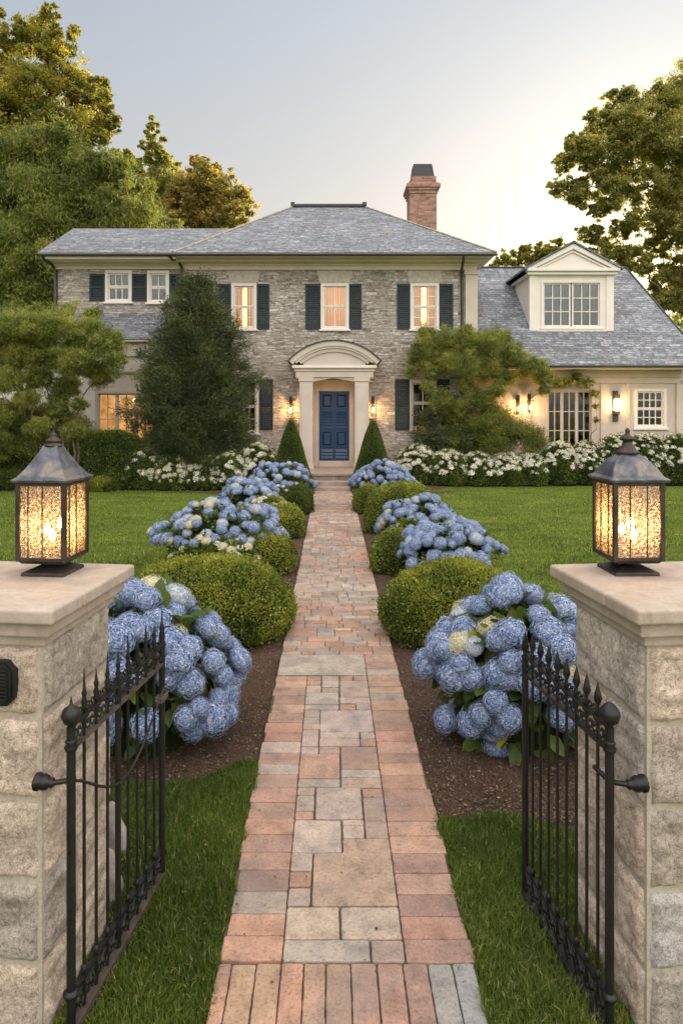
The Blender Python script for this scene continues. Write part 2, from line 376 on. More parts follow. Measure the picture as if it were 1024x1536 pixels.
def qmesh(name, V, Q, rnd=None, mats=('boxwood_leaf',), parent=None, mi=None, smooth=False):
    """numpy mesh: V (N,3), Q (M,4 or 3) faces; rnd per face"""
    k = Q.shape[1]; me = bpy.data.meshes.new(name)
    me.vertices.add(len(V)); me.vertices.foreach_set('co', V.astype(np.float32).ravel())
    me.loops.add(Q.size); me.loops.foreach_set('vertex_index', Q.astype(np.int32).ravel())
    me.polygons.add(len(Q)); me.polygons.foreach_set('loop_start', (np.arange(len(Q)) * k).astype(np.int32))
    me.polygons.foreach_set('loop_total', np.full(len(Q), k, np.int32))
    if mi is not None: me.polygons.foreach_set('material_index', mi.astype(np.int32))
    me.polygons.foreach_set('use_smooth', np.full(len(Q), smooth))
    if rnd is not None:
        a = me.attributes.new('rnd', 'FLOAT', 'FACE'); a.data.foreach_set('value', rnd.astype(np.float32))
    me.update(calc_edges=True)
    return link(name, me, parent, mats)
def unit(a): return a / np.maximum(np.linalg.norm(a, axis=1, keepdims=True), 1e-9)
def rdir(n): return unit(rs.normal(size=(n, 3)))
def leaf_quads(c, a, s, L, W):
    """diamond leaves. c centre, a long axis, s side axis; L, W arrays"""
    n = len(c); L = np.broadcast_to(L, (n,))[:, None]; W = np.broadcast_to(W, (n,))[:, None]
    nn = np.cross(a, s)
    V = np.stack([c - a * L * .5, c + s * W * .5 + nn * W * .15 - a * L * .06, c + a * L * .5, c - s * W * .5 + nn * W * .15 - a * L * .06], 1).reshape(-1, 3)
    Q = np.arange(n * 4).reshape(n, 4)
    return V, Q
def ortho(a, jitter=1.0):
    r = rdir(len(a)); s = r - a * (r * a).sum(1, keepdims=True); return unit(s)
def join(parts):
    """parts: list of (V,Q,rnd,mi)"""
    Vs, Qs, Rs, Ms = [], [], [], []; b = 0
    for V, Q, r, m in parts:
        Vs.append(V); Qs.append(Q + b); b += len(V); Rs.append(r); Ms.append(np.full(len(Q), m))
    return np.concatenate(Vs), np.concatenate(Qs), np.concatenate(Rs), np.concatenate(Ms)
def lump(P, f=3.0, seed=0):
    """cheap smooth noise -1..1"""
    q = P * f + seed * 3.7
    return (np.sin(q[:, 0] * 1.7 + 1.3 * np.sin(q[:, 1] * 1.1)) + np.sin(q[:, 1] * 2.1 + 1.7 * np.sin(q[:, 2] * .9 + seed)) + np.sin(q[:, 2] * 1.9 + 1.2 * np.sin(q[:, 0] * 1.3))) / 3
def core_mesh(cx, cy, z0, rx, ry, h, n=20, m=10, taper=None):
    V = []; 
    for i in range(m + 1):
        t = i / m
        if taper: r, z = taper(t)
        else: th = (-.25 + 1.25 * t) * PI / 2; r = math.cos(th); z = (math.sin(th) + .383) / 1.383
        for k in range(n): V.append((cx + rx * r * math.cos(2 * PI * k / n), cy + ry * r * math.sin(2 * PI * k / n), z0 + h * z))
    Q = [(i * n + k, i * n + (k + 1) % n, (i + 1) * n + (k + 1) % n, (i + 1) * n + k) for i in range(m) for k in range(n)]
    return np.array(V), np.array(Q)

def mound_points(n, rx, ry, h, seed, thick=.07, amp=.065, low=-.35):
    d = rdir(int(n * 1.8)); d = d[d[:, 2] > low][:n]
    zc = h / (1 - low * .9)
    r = 1 + amp * lump(d, 3.2, seed) + amp * .5 * lump(d, 9, seed + 2)
    r = r - np.abs(rs.normal(size=len(d))) * thick / max(rx, .2)
    P = d * r[:, None] * np.array([rx, ry, h - zc * 0]) 
    z0 = h * .30
    P[:, 2] = z0 + d[:, 2] * r * (h - z0)
    nrm = unit(d / np.array([rx, ry, h]))
    P[:, 2] = np.maximum(P[:, 2], .02 + rs.rand(len(P)) * .05)
    return P, nrm
def boxwood(name, label, x, y, rx, ry, h, n=26000, leaf=.02, mat='boxwood_leaf', group=None, seed=0, cat='shrub', parent=None, flat=False):
    P, N = mound_points(n, rx, ry, h, seed)
    a = unit(N * .8 + rdir(len(P)) * .9 + np.array([0, 0, .35])); s = ortho(a)
    L = leaf * (.7 + .7 * rs.rand(len(P)))
    off = rs.rand(len(P)) * leaf * .9 + np.where(rs.rand(len(P)) < .06, rs.rand(len(P)) * leaf * 2.6, 0)
    V, Q = leaf_quads(P + N * off[:, None], a, s, L, L * .62)
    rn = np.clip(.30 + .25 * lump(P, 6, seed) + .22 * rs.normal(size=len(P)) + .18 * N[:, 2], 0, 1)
    cv, cq = core_mesh(0, 0, 0, rx * .93, ry * .93, h * .95)
    V, Q, rn, mi = join([(V, Q, rn, 0), (cv, cq, np.zeros(len(cq)), 1)])
    if parent: return qmesh(name, V, Q, rn, (mat, 'twig_core'), parent, mi)
    o = qmesh(name, V, Q, rn, (mat, 'twig_core'), None, mi); o.location = (x, y, 0)
    return tag(o, label, cat, group)

# ------------------------------------------------------------------ ground
def sheet(name, poly, z, mat, kind='structure', label=None):
    mb = MB(); mb.add([(x, y, z) for x, y in poly], [tuple(range(len(poly)))]); o = mb.build(name, mat); o['kind'] = kind
    return o
PL, PR = -.44, .56
sheet('ground', [(-300, -60), (300, -60), (300, 600), (-300, 600)], 0, 'lawn')
def bedL(y): return -2.05 + .12 * math.sin(y * .7) if y < 17.5 else -2.05 - (y - 17.5) * 3.0
def bedR(y): return 2.15 + .12 * math.sin(y * .8 + 1) if y < 17.8 else 2.15 + (y - 17.8) * 3.0
def bed_grid(name, xa, xb, ya, yb, z=.006, nx=60, ny=240, extra=None):
    V = []; ys = np.linspace(ya(0) if callable(ya) else ya, yb, ny)
    for j, y in enumerate(ys):
        for i in range(nx):
            u = i / (nx - 1); x0 = xa(y) if callable(xa) else xa; x1 = xb(y) if callable(xb) else xb
            x = x0 + (x1 - x0) * u
            yy = y + (extra(x) if extra else 0) * (1 - j / (ny - 1))
            edge = min(1, min(u, 1 - u) * 8, j / 3)
            V.append((x, yy, z + edge * (.018 + .012 * math.sin(x * 9 + y * 3) * math.sin(y * 5.3 - x * 4))))
    Q = [(j * nx + i, j * nx + i + 1, (j + 1) * nx + i + 1, (j + 1) * nx + i) for j in range(ny - 1) for i in range(nx - 1)]
    o = qmesh(name, np.array(V), np.array(Q), None, ('mulch',), smooth=True); o['kind'] = 'structure'; return o
def frontL(x): return 4.20 + .35 * (x + .44) + .05 * math.sin(x * 9)
def frontR(x): return 3.72 - .25 * (x - .56) + .05 * math.sin(x * 8)
bed_grid('flower_bed', bedL, PL - .01, 0, 18.3, extra=lambda x: frontL(x))
bed_grid('flower_bed', PR + .01, bedR, 0, 18.3, extra=lambda x: frontR(x))
def hb(x): return 18.75 + .12 * math.sin(x * .9) 
for xa, xb in ((-14, -.9), (1.0, 15)):
    n = 60; V = []; 
    for i in range(n):
        x = xa + (xb - xa) * i / (n - 1); y0 = hb(x) if x < 0 else hb(x) + .95
        if abs(x) < 3.2: y0 = 17.6 + max(0, abs(x) - 2) * 1.3
        V += [(x, y0, .012), (x, 21.45, .03)]
    o = qmesh('flower_bed', np.array(V), np.array([(2 * i, 2 * i + 2, 2 * i + 3, 2 * i + 1) for i in range(n - 1)]), None, ('mulch',)); o['kind'] = 'structure'

# mulch chips (near part of the beds)
def chips():
    n = 46000; x = rs.uniform(-2.0, 2.1, n); y = 3.6 + 6.5 * rs.rand(n) ** 1.7
    fl = np.array([frontL(a) if a < 0 else frontR(a) for a in x])
    ok = ((x < PL - .015) | (x > PR + .015)) & (y > fl + .0)
    x = x[ok]; y = y[ok]; c = np.stack([x, y, .022 + .02 * rs.rand(len(x))], 1)
    a = unit(rs.normal(size=(len(x), 3)) * [1, 1, .3]); s = ortho(a); s[:, 2] *= .4; s = unit(s)
    V, Q = leaf_quads(c, a, s, .010 + .018 * rs.rand(len(x)), .005 + .006 * rs.rand(len(x)))
    o = qmesh('mulch_chips', V, Q, rs.rand(len(x)), ('mulch_chip',)); tag(o, 'loose brown bark chips scattered over the planting beds', 'mulch', kind='stuff')
chips()

def litter():
    n = 900; x = rs.uniform(-2.0, 2.1, n); y = 2.5 + 9 * rs.rand(n) ** 1.5; c = np.stack([x, y, .035 + .02 * rs.rand(n)], 1)
    a = unit(rs.normal(size=(n, 3)) * [1, 1, .25]); sd_ = unit(np.cross(a, np.array([0, 0, 1.0]) + .3 * rs.normal(size=(n, 3))))
    L = .008 + .016 * rs.rand(n) ** 2; V, Q = leaf_quads(c, a, sd_, L, L * .6)
    o = qmesh('leaf_litter', V, Q, rs.rand(n), ('gold_leaf',)); tag(o, 'small fallen leaves scattered over the path, beds and verge', 'leaf litter', kind='stuff')
litter()
# path pavers
PALE = [(.355, .285, .235), (.335, .27, .225), (.30, .235, .19), (.31, .26, .225)]
PINK = [(.315, .195, .145), (.29, .19, .145), (.34, .22, .16), (.275, .185, .145), (.345, .205, .15)]
GREY = [(.25, .215, .19), (.28, .235, .20), (.235, .205, .19)]
def crop(x, y): return 300 + x / 2.226, 950 + y / 2.226
def path():
    V = []; Fc = []; col = []
    def paver(poly, c, z=.03, jit=.0015, gap=.0022, bev=.005):
        # poly counter-clockwise in XY, convex or L-shaped
        p = np.array(poly, float); cen = p.mean(0)
        if cen[1] < 7.5:
            q = []
            for i in range(len(p)):
                a, b = p[i], p[(i + 1) % len(p)]; L_ = np.linalg.norm(b - a); m_ = max(2, int(L_ / .03)); q.append(a + (b - a) * min(.12, .008 / L_))
                for k in range(1, m_): q.append(a + (b - a) * k / m_)
                q.append(b - (b - a) * min(.12, .008 / L_))
            p = np.array(q); jit = .0016 if cen[1] < 5 else .0012
        n = len(p)
        def inset(d):
            out = []
            for i in range(n):
                a = p[i - 1]; b = p[i]; q = p[(i + 1) % n]
                e1 = (b - a) / max(np.linalg.norm(b - a), 1e-6); e2 = (q - b) / max(np.linalg.norm(q - b), 1e-6)
                n1 = np.array([-e1[1], e1[0]]); n2 = np.array([-e2[1], e2[0]])
                k = n1 + n2; k /= max(.3, 1 + n1.dot(n2)); out.append(b + k * d)
            return np.array(out) + 0
        j = rs.uniform(-jit, jit, (n, 2)); zz = z + rs.uniform(-.002, .002); tx, ty = rs.uniform(-.004, .004, 2)
        rings = [(inset(gap) + j, -.022), (inset(gap) + j, -.006), (inset(gap + bev * .35) + j, -.0015), (inset(gap + bev) + j, 0)]
        b = len(V)
        for rg, dz in rings:
            for q in rg: V.append((q[0], q[1], zz + dz + tx * (q[0] - cen[0]) + ty * (q[1] - cen[1])))
        f0 = len(Fc)
        for k in range(3):
            for i in range(n): Fc.append((b + k * n + i, b + k * n + (i + 1) % n, b + (k + 1) * n + (i + 1) % n, b + (k + 1) * n + i))
        Fc.append(tuple(b + 3 * n + i for i in range(n)))
        c = np.array(c) * rs.uniform(.86, 1.12) * (1 + rs.uniform(-.04, .04, 3))
        col.extend([tuple(c) + (1,)] * (len(Fc) - f0))
    def rect(x0, x1, y0, y1, c, **k): paver([(x0, y0), (x1, y0), (x1, y1), (x0, y1)], c, **k)
    pick = lambda L: L[rs.randint(len(L))]
    yy = lambda cy: GY(950 + cy / 2.226, .03)
    def xx(cx, cy): return PX(300 + cx / 2.226, yy(cy))
    xi0, xi1 = PL + .248, PL + .735
    L = [142, 160, 182, 208, 237, 265, 297, 330, 362, 398, 435, 470, 515, 563, 616, 670, 728, 788, 858, 935, 1008, 1092]
    for a, b in zip(L[:-1], L[1:]): rect(PL + rs.uniform(-.013, .010), xi0, yy(b), yy(a), pick(PINK) if rs.rand() < .9 else pick(PALE))
    L = [70, 95, 118, 140, 158, 178, 200, 222, 257, 295, 325, 360, 398, 432, 472, 518, 575, 627, 676, 735, 800, 870, 943, 1020, 1100]
    for a, b in zip(L[:-1], L[1:]): rect(xi1, PR + rs.uniform(-.010, .013), yy(b), yy(a), pick(PINK) if rs.rand() < .8 else pick(GREY if rs.rand() < .6 else PALE))
    S = [(270, 570, 1022, 1095), (573, 685, 1022, 1097), (275, 467, 910, 1020), (470, 675, 912, 1020), (286, 368, 848, 908), (290, 372, 795, 846), (294, 375, 732, 793),
         (300, 474, 621, 731), (476, 550, 641, 685), (475, 548, 621, 640), (553, 635, 548, 685), (543, 612, 516, 547), (383, 545, 514, 620), (320, 383, 513, 539),
         (314, 381, 540, 592), (311, 379, 593, 620), (322, 469, 485, 512), (470, 610, 481, 515), (327, 468, 402, 484), (470, 605, 453, 480), (470, 605, 376, 452),
         (397, 467, 377, 401), (333, 395, 377, 401), (338, 395, 321, 376), (397, 535, 350, 376), (398, 533, 328, 349), (536, 592, 328, 349), (536, 592, 350, 375),
         (398, 585, 255, 327), (345, 400, 300, 320), (348, 400, 279, 299), (352, 400, 255, 278), (353, 464, 238, 254), (466, 520, 235, 254), (521, 572, 233, 254), (466, 570, 213, 233),
         (357, 464, 197, 237), (467, 567, 157, 212), (406, 464, 180, 196), (360, 404, 173, 196), (360, 404, 157, 172), (360, 404, 142, 156), (406, 464, 157, 179), (406, 464, 142, 156),
         (467, 510, 142, 156), (511, 560, 142, 156)]
    for (a, b, c, d) in S:
        x0, x1 = xx(a, d), xx(b, d)
        if abs(x0 - xi0) < .035: x0 = xi0
        if abs(x1 - xi1) < .035: x1 = xi1
        small = (x1 - x0) * (yy(c) - yy(d)) < .012
        rect(x0, x1, yy(d), yy(c), pick(PALE) if rs.rand() < (.5 if small else .92) else pick(PINK))
    # big L-shaped slab
    ya, yb, yc = yy(910), yy(733), yy(686)
    paver([(xx(372, 908), ya), (xi1, ya), (xi1, yc), (xx(476, 730), yc), (xx(476, 730), yb), (xx(372, 908), yb)], (.38, .265, .205), z=.032)
    rect(PL, xi1, yy(140), yy(72), (.34, .30, .25), z=.032)
    # soldier course at the gate
    X = [60, 108, 190, 272, 347, 420, 502, 588, 675, 757, 838, 912]
    ye = yy(1100)
    for i in range(len(X) - 1):
        rect(xx(X[i], 1100), xx(X[i + 1], 1100), ye - .50, ye, pick(PINK) if i < 9 else (.215, .21, .21))
    y = ye - .50
    while y > -4:
        x = PL
        while x < PR - .02:
            w = min(rs.uniform(.16, .26), PR - x); w = PR - x if PR - x - w < .08 else w
            rect(x, x + w, y - .11, y, pick(PINK)); x += w
        y -= .11
    # far part: rows of mixed bricks
    y = yy(70); yend = 18.32
    k = 0
    while y < yend:
        h = rs.choice([.085, .11, .13, .17]) if y < 8.3 else rs.choice([.10, .14, .2])
        h = min(h, yend - y + .001)
        t = (y - 6) / 12
        x = PL + rs.uniform(-.008, .008)
        while x < PR - .02:
            w = rs.choice([.12, .17, .22, .3]) if y < 8.3 else rs.choice([.14, .18, .22])
            w = PR - x if PR - x - w < .09 else w
            pk = .72 if y < 7.6 else (.25 if y < 9.5 else .42)
            c = pick(PINK) if rs.rand() < pk else (pick(PALE) if rs.rand() < .6 else pick(GREY))
            if rs.rand() < .25 and h > .12 and w > .13:
                rect(x, x + w, y, y + h * .5, c); rect(x, x + w, y + h * .5, y + h, pick(PALE))
            else: rect(x, x + w, y, y + h, c)
            x += w
        y += h; k += 1
    me = bpy.data.meshes.new('path'); me.from_pydata(V, [], Fc)
    a = me.attributes.new('pc', 'FLOAT_COLOR', 'FACE'); a.data.foreach_set('color', np.array(col, np.float32).ravel())
    o = link('path', me, None, ('paver',)); o['kind'] = 'structure'
    sheet('path_base', [(PL - .003, -4), (PR + .003, -4), (PR + .003, 18.35), (PL - .003, 18.35)], .014, 'joint_sand')
path()

# grass blades
def in_lawn(x, y):
    wv = .012 * np.sin(y * 13) + .008 * np.sin(y * 31)
    ok = ~((x > PL + wv) & (x < PR - wv))
    bl = -2.05 + .12 * np.sin(y * .7); br = 2.15 + .12 * np.sin(y * .8 + 1)
    fl = 4.20 + .35 * (x + .44) + .05 * np.sin(x * 9); fr = 3.72 - .25 * (x - .56) + .05 * np.sin(x * 8)
    inb = ((x < 0) & (x > bl) & (y > fl)) | ((x > 0) & (x < br) & (y > fr))
    pl = (np.abs(x + 1.24) < .27) & (np.abs(y - 2.66) < .3); pr = (np.abs(x - 1.33) < .27) & (np.abs(y - 2.66) < .3)
    return ok & ~inb & ~pl & ~pr & (y < np.where(x < 0, 19.2, 19.45))
def blades(name, x, y, hh, ww, label):
    ok = in_lawn(x, y); x = x[ok]; y = y[ok]; n = len(x)
    h = hh * (.55 + .8 * rs.rand(n)) * (1 + .35 * np.sin(x * 11 + 2 * np.sin(y * 7)) * np.sin(y * 9 + x * 5))
    ang = rs.rand(n) * 2 * PI; lean = rs.rand(n) * .75
    la = rs.rand(n) * 2 * PI + .6 * np.sin(x * 5 + y * 3)
    d = np.stack([np.cos(ang), np.sin(ang), np.zeros(n)], 1) * ww * .5
    b = np.stack([x, y, np.zeros(n)], 1)
    mid = b + np.stack([np.cos(la) * lean * h * .3, np.sin(la) * lean * h * .3, h * .6], 1)
    tip = b + np.stack([np.cos(la) * lean * h, np.sin(la) * lean * h, h * (1 - .3 * lean)], 1)
    V = np.stack([b - d, b + d, mid + d * .8, tip, mid - d * .8], 1).reshape(-1, 3)
    i = np.arange(n)[:, None] * 5
    Q = np.concatenate([i + [0, 1, 2, 4], i + [4, 2, 3, 3]], 1).reshape(-1, 4)
    Q = np.concatenate([i + [0, 1, 2, 4]]); T = i + [4, 2, 3]
    rn = np.clip(.45 + .22 * rs.normal(size=n) + .15 * np.sin(x * 3 + 1.5 * np.sin(y * 2.2)), 0, 1)
    rn[rs.rand(n) < .02] = 1
    # degenerate-free: use triangles only
    T1 = i + [0, 1, 2]; T2 = i + [0, 2, 4]; T3 = i + [4, 2, 3]
    Q = np.concatenate([T1, T2, T3]); o = qmesh(name, V, Q, np.concatenate([rn] * 3), ('grass_blade',)); tag(o, label, 'grass', kind='stuff')
n = 170000
x = np.concatenate([rs.uniform(-1.6, PL + .03, n // 2), rs.uniform(PR - .03, 1.7, n // 2)]); y = 2.25 + 2.1 * rs.rand(n)
# a few blades lean over the paving edge
blades('grass', x, y, .055, .0040, 'thick green grass of the two verges by the open gate')
n = 230000; y = 4.6 * (19.4 / 4.6) ** rs.rand(n); x = rs.uniform(-.62, .62, n) * y
blades('grass', x, y, .034, .010, 'mown lawn grass on both sides of the flower beds')

# ------------------------------------------------------------------ stone piers
def blocks(W, D, joints, seed):
    """rock-faced ashlar box centred on origin; returns list of (V,Q,rnd) with each face block a bulged grid"""
    r2 = np.random.RandomState(seed); parts = []
    def grid(u0, u1, z0, z1, place, rnd, warp):
        g = .0095; u0 += g; u1 -= g; z0 += g; z1 -= g
        nu = max(6, int((u1 - u0) / .012)); nz = max(6, int((z1 - z0) / .012))
        us = np.linspace(0, 1, nu); zs = np.linspace(0, 1, nz); U, Z = np.meshgrid(us, zs)
        du = np.minimum(U, 1 - U) * (u1 - u0); dz = np.minimum(Z, 1 - Z) * (z1 - z0)
        e = np.minimum(du, dz); k = np.clip(e / .030, 0, 1); bul = np.sqrt(1 - (1 - k) ** 2)
        P = np.stack([U * (u1 - u0) + u0, np.full(U.shape, warp), Z * (z1 - z0) + z0], -1).reshape(-1, 3)
        nz_ = (.5 * lump(P, 16, seed + warp) + .32 * lump(P, 42, seed + 3 + warp) + .18 * lump(P, 95, seed + 5)).reshape(U.shape)
        out = bul * (.020 + .020 * nz_)
        # wander of the outline
        uu = U * (u1 - u0) + u0 + .004 * np.sin(Z * 9 + warp) * (1 - k); zz = Z * (z1 - z0) + z0 + .004 * np.sin(U * 11 + warp) * (1 - k)
        V = place(uu.ravel(), out.ravel(), zz.ravel())
        i, j = np.meshgrid(np.arange(nu - 1), np.arange(nz - 1)); a = (j * nu + i).ravel()
        parts.append((V, np.stack([a, a + 1, a + nu + 1, a + nu], 1), np.full(len(a), rnd)))
    for ci in range(len(joints) - 1):
        z0, z1 = joints[ci], joints[ci + 1]
        for side, Lg in ((0, W), (1, D), (2, W), (3, D)):
            rot = side * PI / 2; off = (D if side % 2 == 0 else W) / 2
            def place(u, o, z, rot=rot, off=off):
                x = u; y = -off - o; c, s = math.cos(rot), math.sin(rot)
                return np.stack([x * c - y * s, x * s + y * c, z], 1)
            cuts = [-Lg / 2, Lg / 2]
            if (ci + side) % 2 == 0: cuts.insert(1, r2.uniform(-.1, .1))
            for k in range(len(cuts) - 1):
                grid(cuts[k], cuts[k + 1], z0, z1, place, r2.rand(), side * 1.7 + ci * 2.3 + k)
    return parts
def lantern(name, label, x, y, z, rz, dome, group):
    t = thing(name, label, 'lantern', (x, y, z), rz, group)
    a = .097
    def sq(mb, h0, z0, h1, z1):
        v = [(-h0, -h0, z0), (h0, -h0, z0), (h0, h0, z0), (-h0, h0, z0), (-h1, -h1, z1), (h1, -h1, z1), (h1, h1, z1), (-h1, h1, z1)]
        mb.add(v, [(3, 2, 1, 0), (4, 5, 6, 7), (0, 1, 5, 4), (1, 2, 6, 5), (2, 3, 7, 6), (3, 0, 4, 7)])
    b = MB(); sq(b, .092, 0, .09, .014); sq(b, .088, .014, .045, .032)
    b.lathe([(.03, .03), (.022, .045), (.04, .056), (.04, .062)], 16); b.build('base', 'lantern_metal', t, bevel=.002)
    f = MB(); zb, zt = .062, .385
    sq(f, .088, zb - .012, a + .004, zb + .002)
    for sx in (-1, 1):
        for sy in (-1, 1):
            f.box(sx * a - .009, sx * a + .009, sy * a - .009, sy * a + .009, zb, zt)
    for zz, hh in ((zb + .002, .014), (zt - .016, .016)):
        for s in (-1, 1):
            f.box(-a + .009, a - .009, s * a - .007, s * a + .007, zz, zz + hh); f.box(s * a - .007, s * a + .007, -a + .009, a - .009, zz, zz + hh)
    for s in (-1, 1):
        for u in ((-.035, .035) if dome else (-.055, .005,)):
            f.box(u - .0022, u + .0022, s * a - .004, s * a + .004, zb + .016, zt - .016); f.box(s * a - .004, s * a + .004, u - .0022, u + .0022, zb + .016, zt - .016)
    f.build('frame', 'lantern_metal', t, bevel=.0015)
    for k in range(4):
        g = MB(); g.box(-a + .009, a - .009, a - .0015, a + .0015, zb + .016, zt - .016, Matrix.Rotation(k * PI / 2, 4, 'Z')); g.build('glass_pane', 'seeded_glass', t)
    r = MB(); prof = [(.118, 0), (.120, .010), (.104, .020), (.080, .052), (.058, .090), (.042, .118), (.030, .145)] if not dome else [(.118, 0), (.122, .010), (.106, .022), (.095, .048), (.075, .078), (.045, .104), (.030, .115)]
    if not dome:
        vs = []; 
        for h, zz in prof: vs += [(-h, -h, zz), (h, -h, zz), (h, h, zz), (-h, h, zz)]
        n = 4
    else:
        vs = []
        for i, (h, zz) in enumerate(prof):
            q = 1 - .30 * min(1, max(0, (i - 1) / 3)); m = h * (1 + .0 * i)
            for k in range(4):
                c, s = math.cos(k * PI / 2), math.sin(k * PI / 2)
                for (px, py) in ((-h * q, -h), (h * q, -h)): vs.append((px * c - py * s, px * s + py * c, zz))
        n = 8
    m = len(prof)
    r.add(vs, [(i * n + k, i * n + (k + 1) % n, (i + 1) * n + (k + 1) % n, (i + 1) * n + k) for i in range(m - 1) for k in range(n)] + [tuple(range((m - 1) * n, m * n)), tuple(range(n))[::-1]])
    r.build('roof', 'lantern_roof', t, loc=(0, 0, zt), bevel=.0015)
    f = MB()
    if dome: f.lathe([(.046, 0), (.050, .006), (.040, .012), (.028, .030), (.020, .045), (.018, .052), (.030, .058), (.032, .066), (.022, .072), (.012, .078), (.008, .090), (.011, .097), (.003, .108)], 20, (0, 0, zt + .110))
    else: f.lathe([(.036, 0), (.040, .004), (.036, .010), (.022, .014), (.030, .020), (.032, .026), (.020, .036), (.011, .042), (.014, .048), (.010, .056), (.002, .060)], 20, (0, 0, zt + .140))
    f.build('finial', 'lantern_metal', t)
    for cx, cy, dz in ((-.025, .0, 0), (.022, .018, .02), (.012, -.026, -.02)):
        c = MB(); c.lathe([(.010, 0), (.010, .09 + dz)], 10, (cx, cy, zb)); cc = c.build('candle_sleeve', 'curtain', t)
        bmb = MB(); bmb.lathe([(.001, 0), (.010, .008), (.013, .020), (.008, .038), (.001, .050)], 12, (cx, cy, zb + .092 + dz)); bmb.build('bulb', 'bulb_glow', t)
    li = bpy.data.lights.new('lantern_light', 'POINT'); li.energy = 1.25; li.color = (1, .68, .36); li.shadow_soft_size = .03
    lo = bpy.data.objects.new('lantern_light', li); C.objects.link(lo); lo.parent = t; lo.location = (0, 0, zb + .15)
    return t
def pier(label, cx, cy, rz, W, D, joints, seed, plaque=False):
    t = thing('gate_pier', label, 'pier', (cx, cy, 0), rz, 'stone gate piers')
    parts = blocks(W, D, joints, seed)
    core = MB(); core.box(-W / 2 - .003, W / 2 + .003, -D / 2 - .003, D / 2 + .003, -.1, joints[-1] - .002)
    V, Q, rn, mi = join([(V, Q, r, 0) for V, Q, r in parts])
    o = qmesh('stonework', V, Q, rn, ('granite',), t, smooth=True)
    core.build('mortar_core', 'mortar', t)
    z = joints[-1]
    c = MB()
    for ov, z0, z1 in ((.022, 0, .040), (.052, .042, .092)):
        c.box(-W / 2 - ov, W / 2 + ov, -D / 2 - ov, D / 2 + ov, z + z0, z + z1)
    c.build('cap_moulding', 'limestone', t, bevel=.005)
    c = MB(); ov = .088; m = -.13
    c.box(-W / 2 - ov, W / 2 + ov, -D / 2 - ov, m - .0012, z + .094, 1.52); c.box(-W / 2 - ov, W / 2 + ov, m + .0012, D / 2 + ov, z + .094, 1.52)
    o = c.build('cap_slab', 'limestone', t, bevel=.012); o.modifiers[0].segments = 4
    if plaque:
        p = MB(); pr = [(.095, 0), (.095, .010), (.085, .018)]
        def octa(rx, rz_, ch): return [(-rx, -rz_ + ch), (-rx + ch, -rz_), (rx - ch, -rz_), (rx, -rz_ + ch), (rx, rz_ - ch), (rx - ch, rz_), (-rx + ch, rz_), (-rx, rz_ - ch)]
        px, pz = -.012 + W / 2 - .145, 1.245
        p.prism([(px + a, pz + b) for a, b in octa(.082, .078, .028)], -D / 2 - .045, -D / 2 - .012)
        p.prism([(px + a, pz + b) for a, b in octa(.072, .068, .024)], -D / 2 - .050, -D / 2 - .045)
        for k in range(9): p.box(px - .055, px + .060, -D / 2 - .056, -D / 2 - .050, pz - .055 + k * .0125, pz - .049 + k * .0125)
        q = p.build('plaque', 'iron', t, bevel=.0015); q['label'] = 'dark ribbed octagonal metal plaque'
    return t
J1 = [-.1, .245, .535, .825, 1.115, 1.372]
A1 = R(-6.5)
WL, DL = .52, .53
lc = Matrix.Rotation(A1, 3, 'Z') @ Vector((-WL / 2, DL / 2, 0)); pier('stone gate pier on the left with a dark octagonal plaque on its front', -1.02 + lc.x, 2.41 + lc.y, A1, WL, DL, J1, 3, True)
A2 = R(6.0)
rc = Matrix.Rotation(A2, 3, 'Z') @ Vector((WL / 2, DL / 2, 0)); pier('stone gate pier on the right with plain rough blocks and no plaque', 1.115 + rc.x, 2.41 + rc.y, A2, WL, DL, [-.1, .22, .505, .795, 1.09, 1.372], 11)
lantern('pier_lantern', 'bronze lantern with a concave square roof, lit, on the left gate pier', -1.165, 2.87, 1.521, R(-6), False, 'lit lanterns on the gate piers')
lantern('pier_lantern', 'dark lantern with a domed roof and tall finial, lit, on the right gate pier', 1.25, 2.88, 1.521, R(2), True, 'lit lanterns on the gate piers')

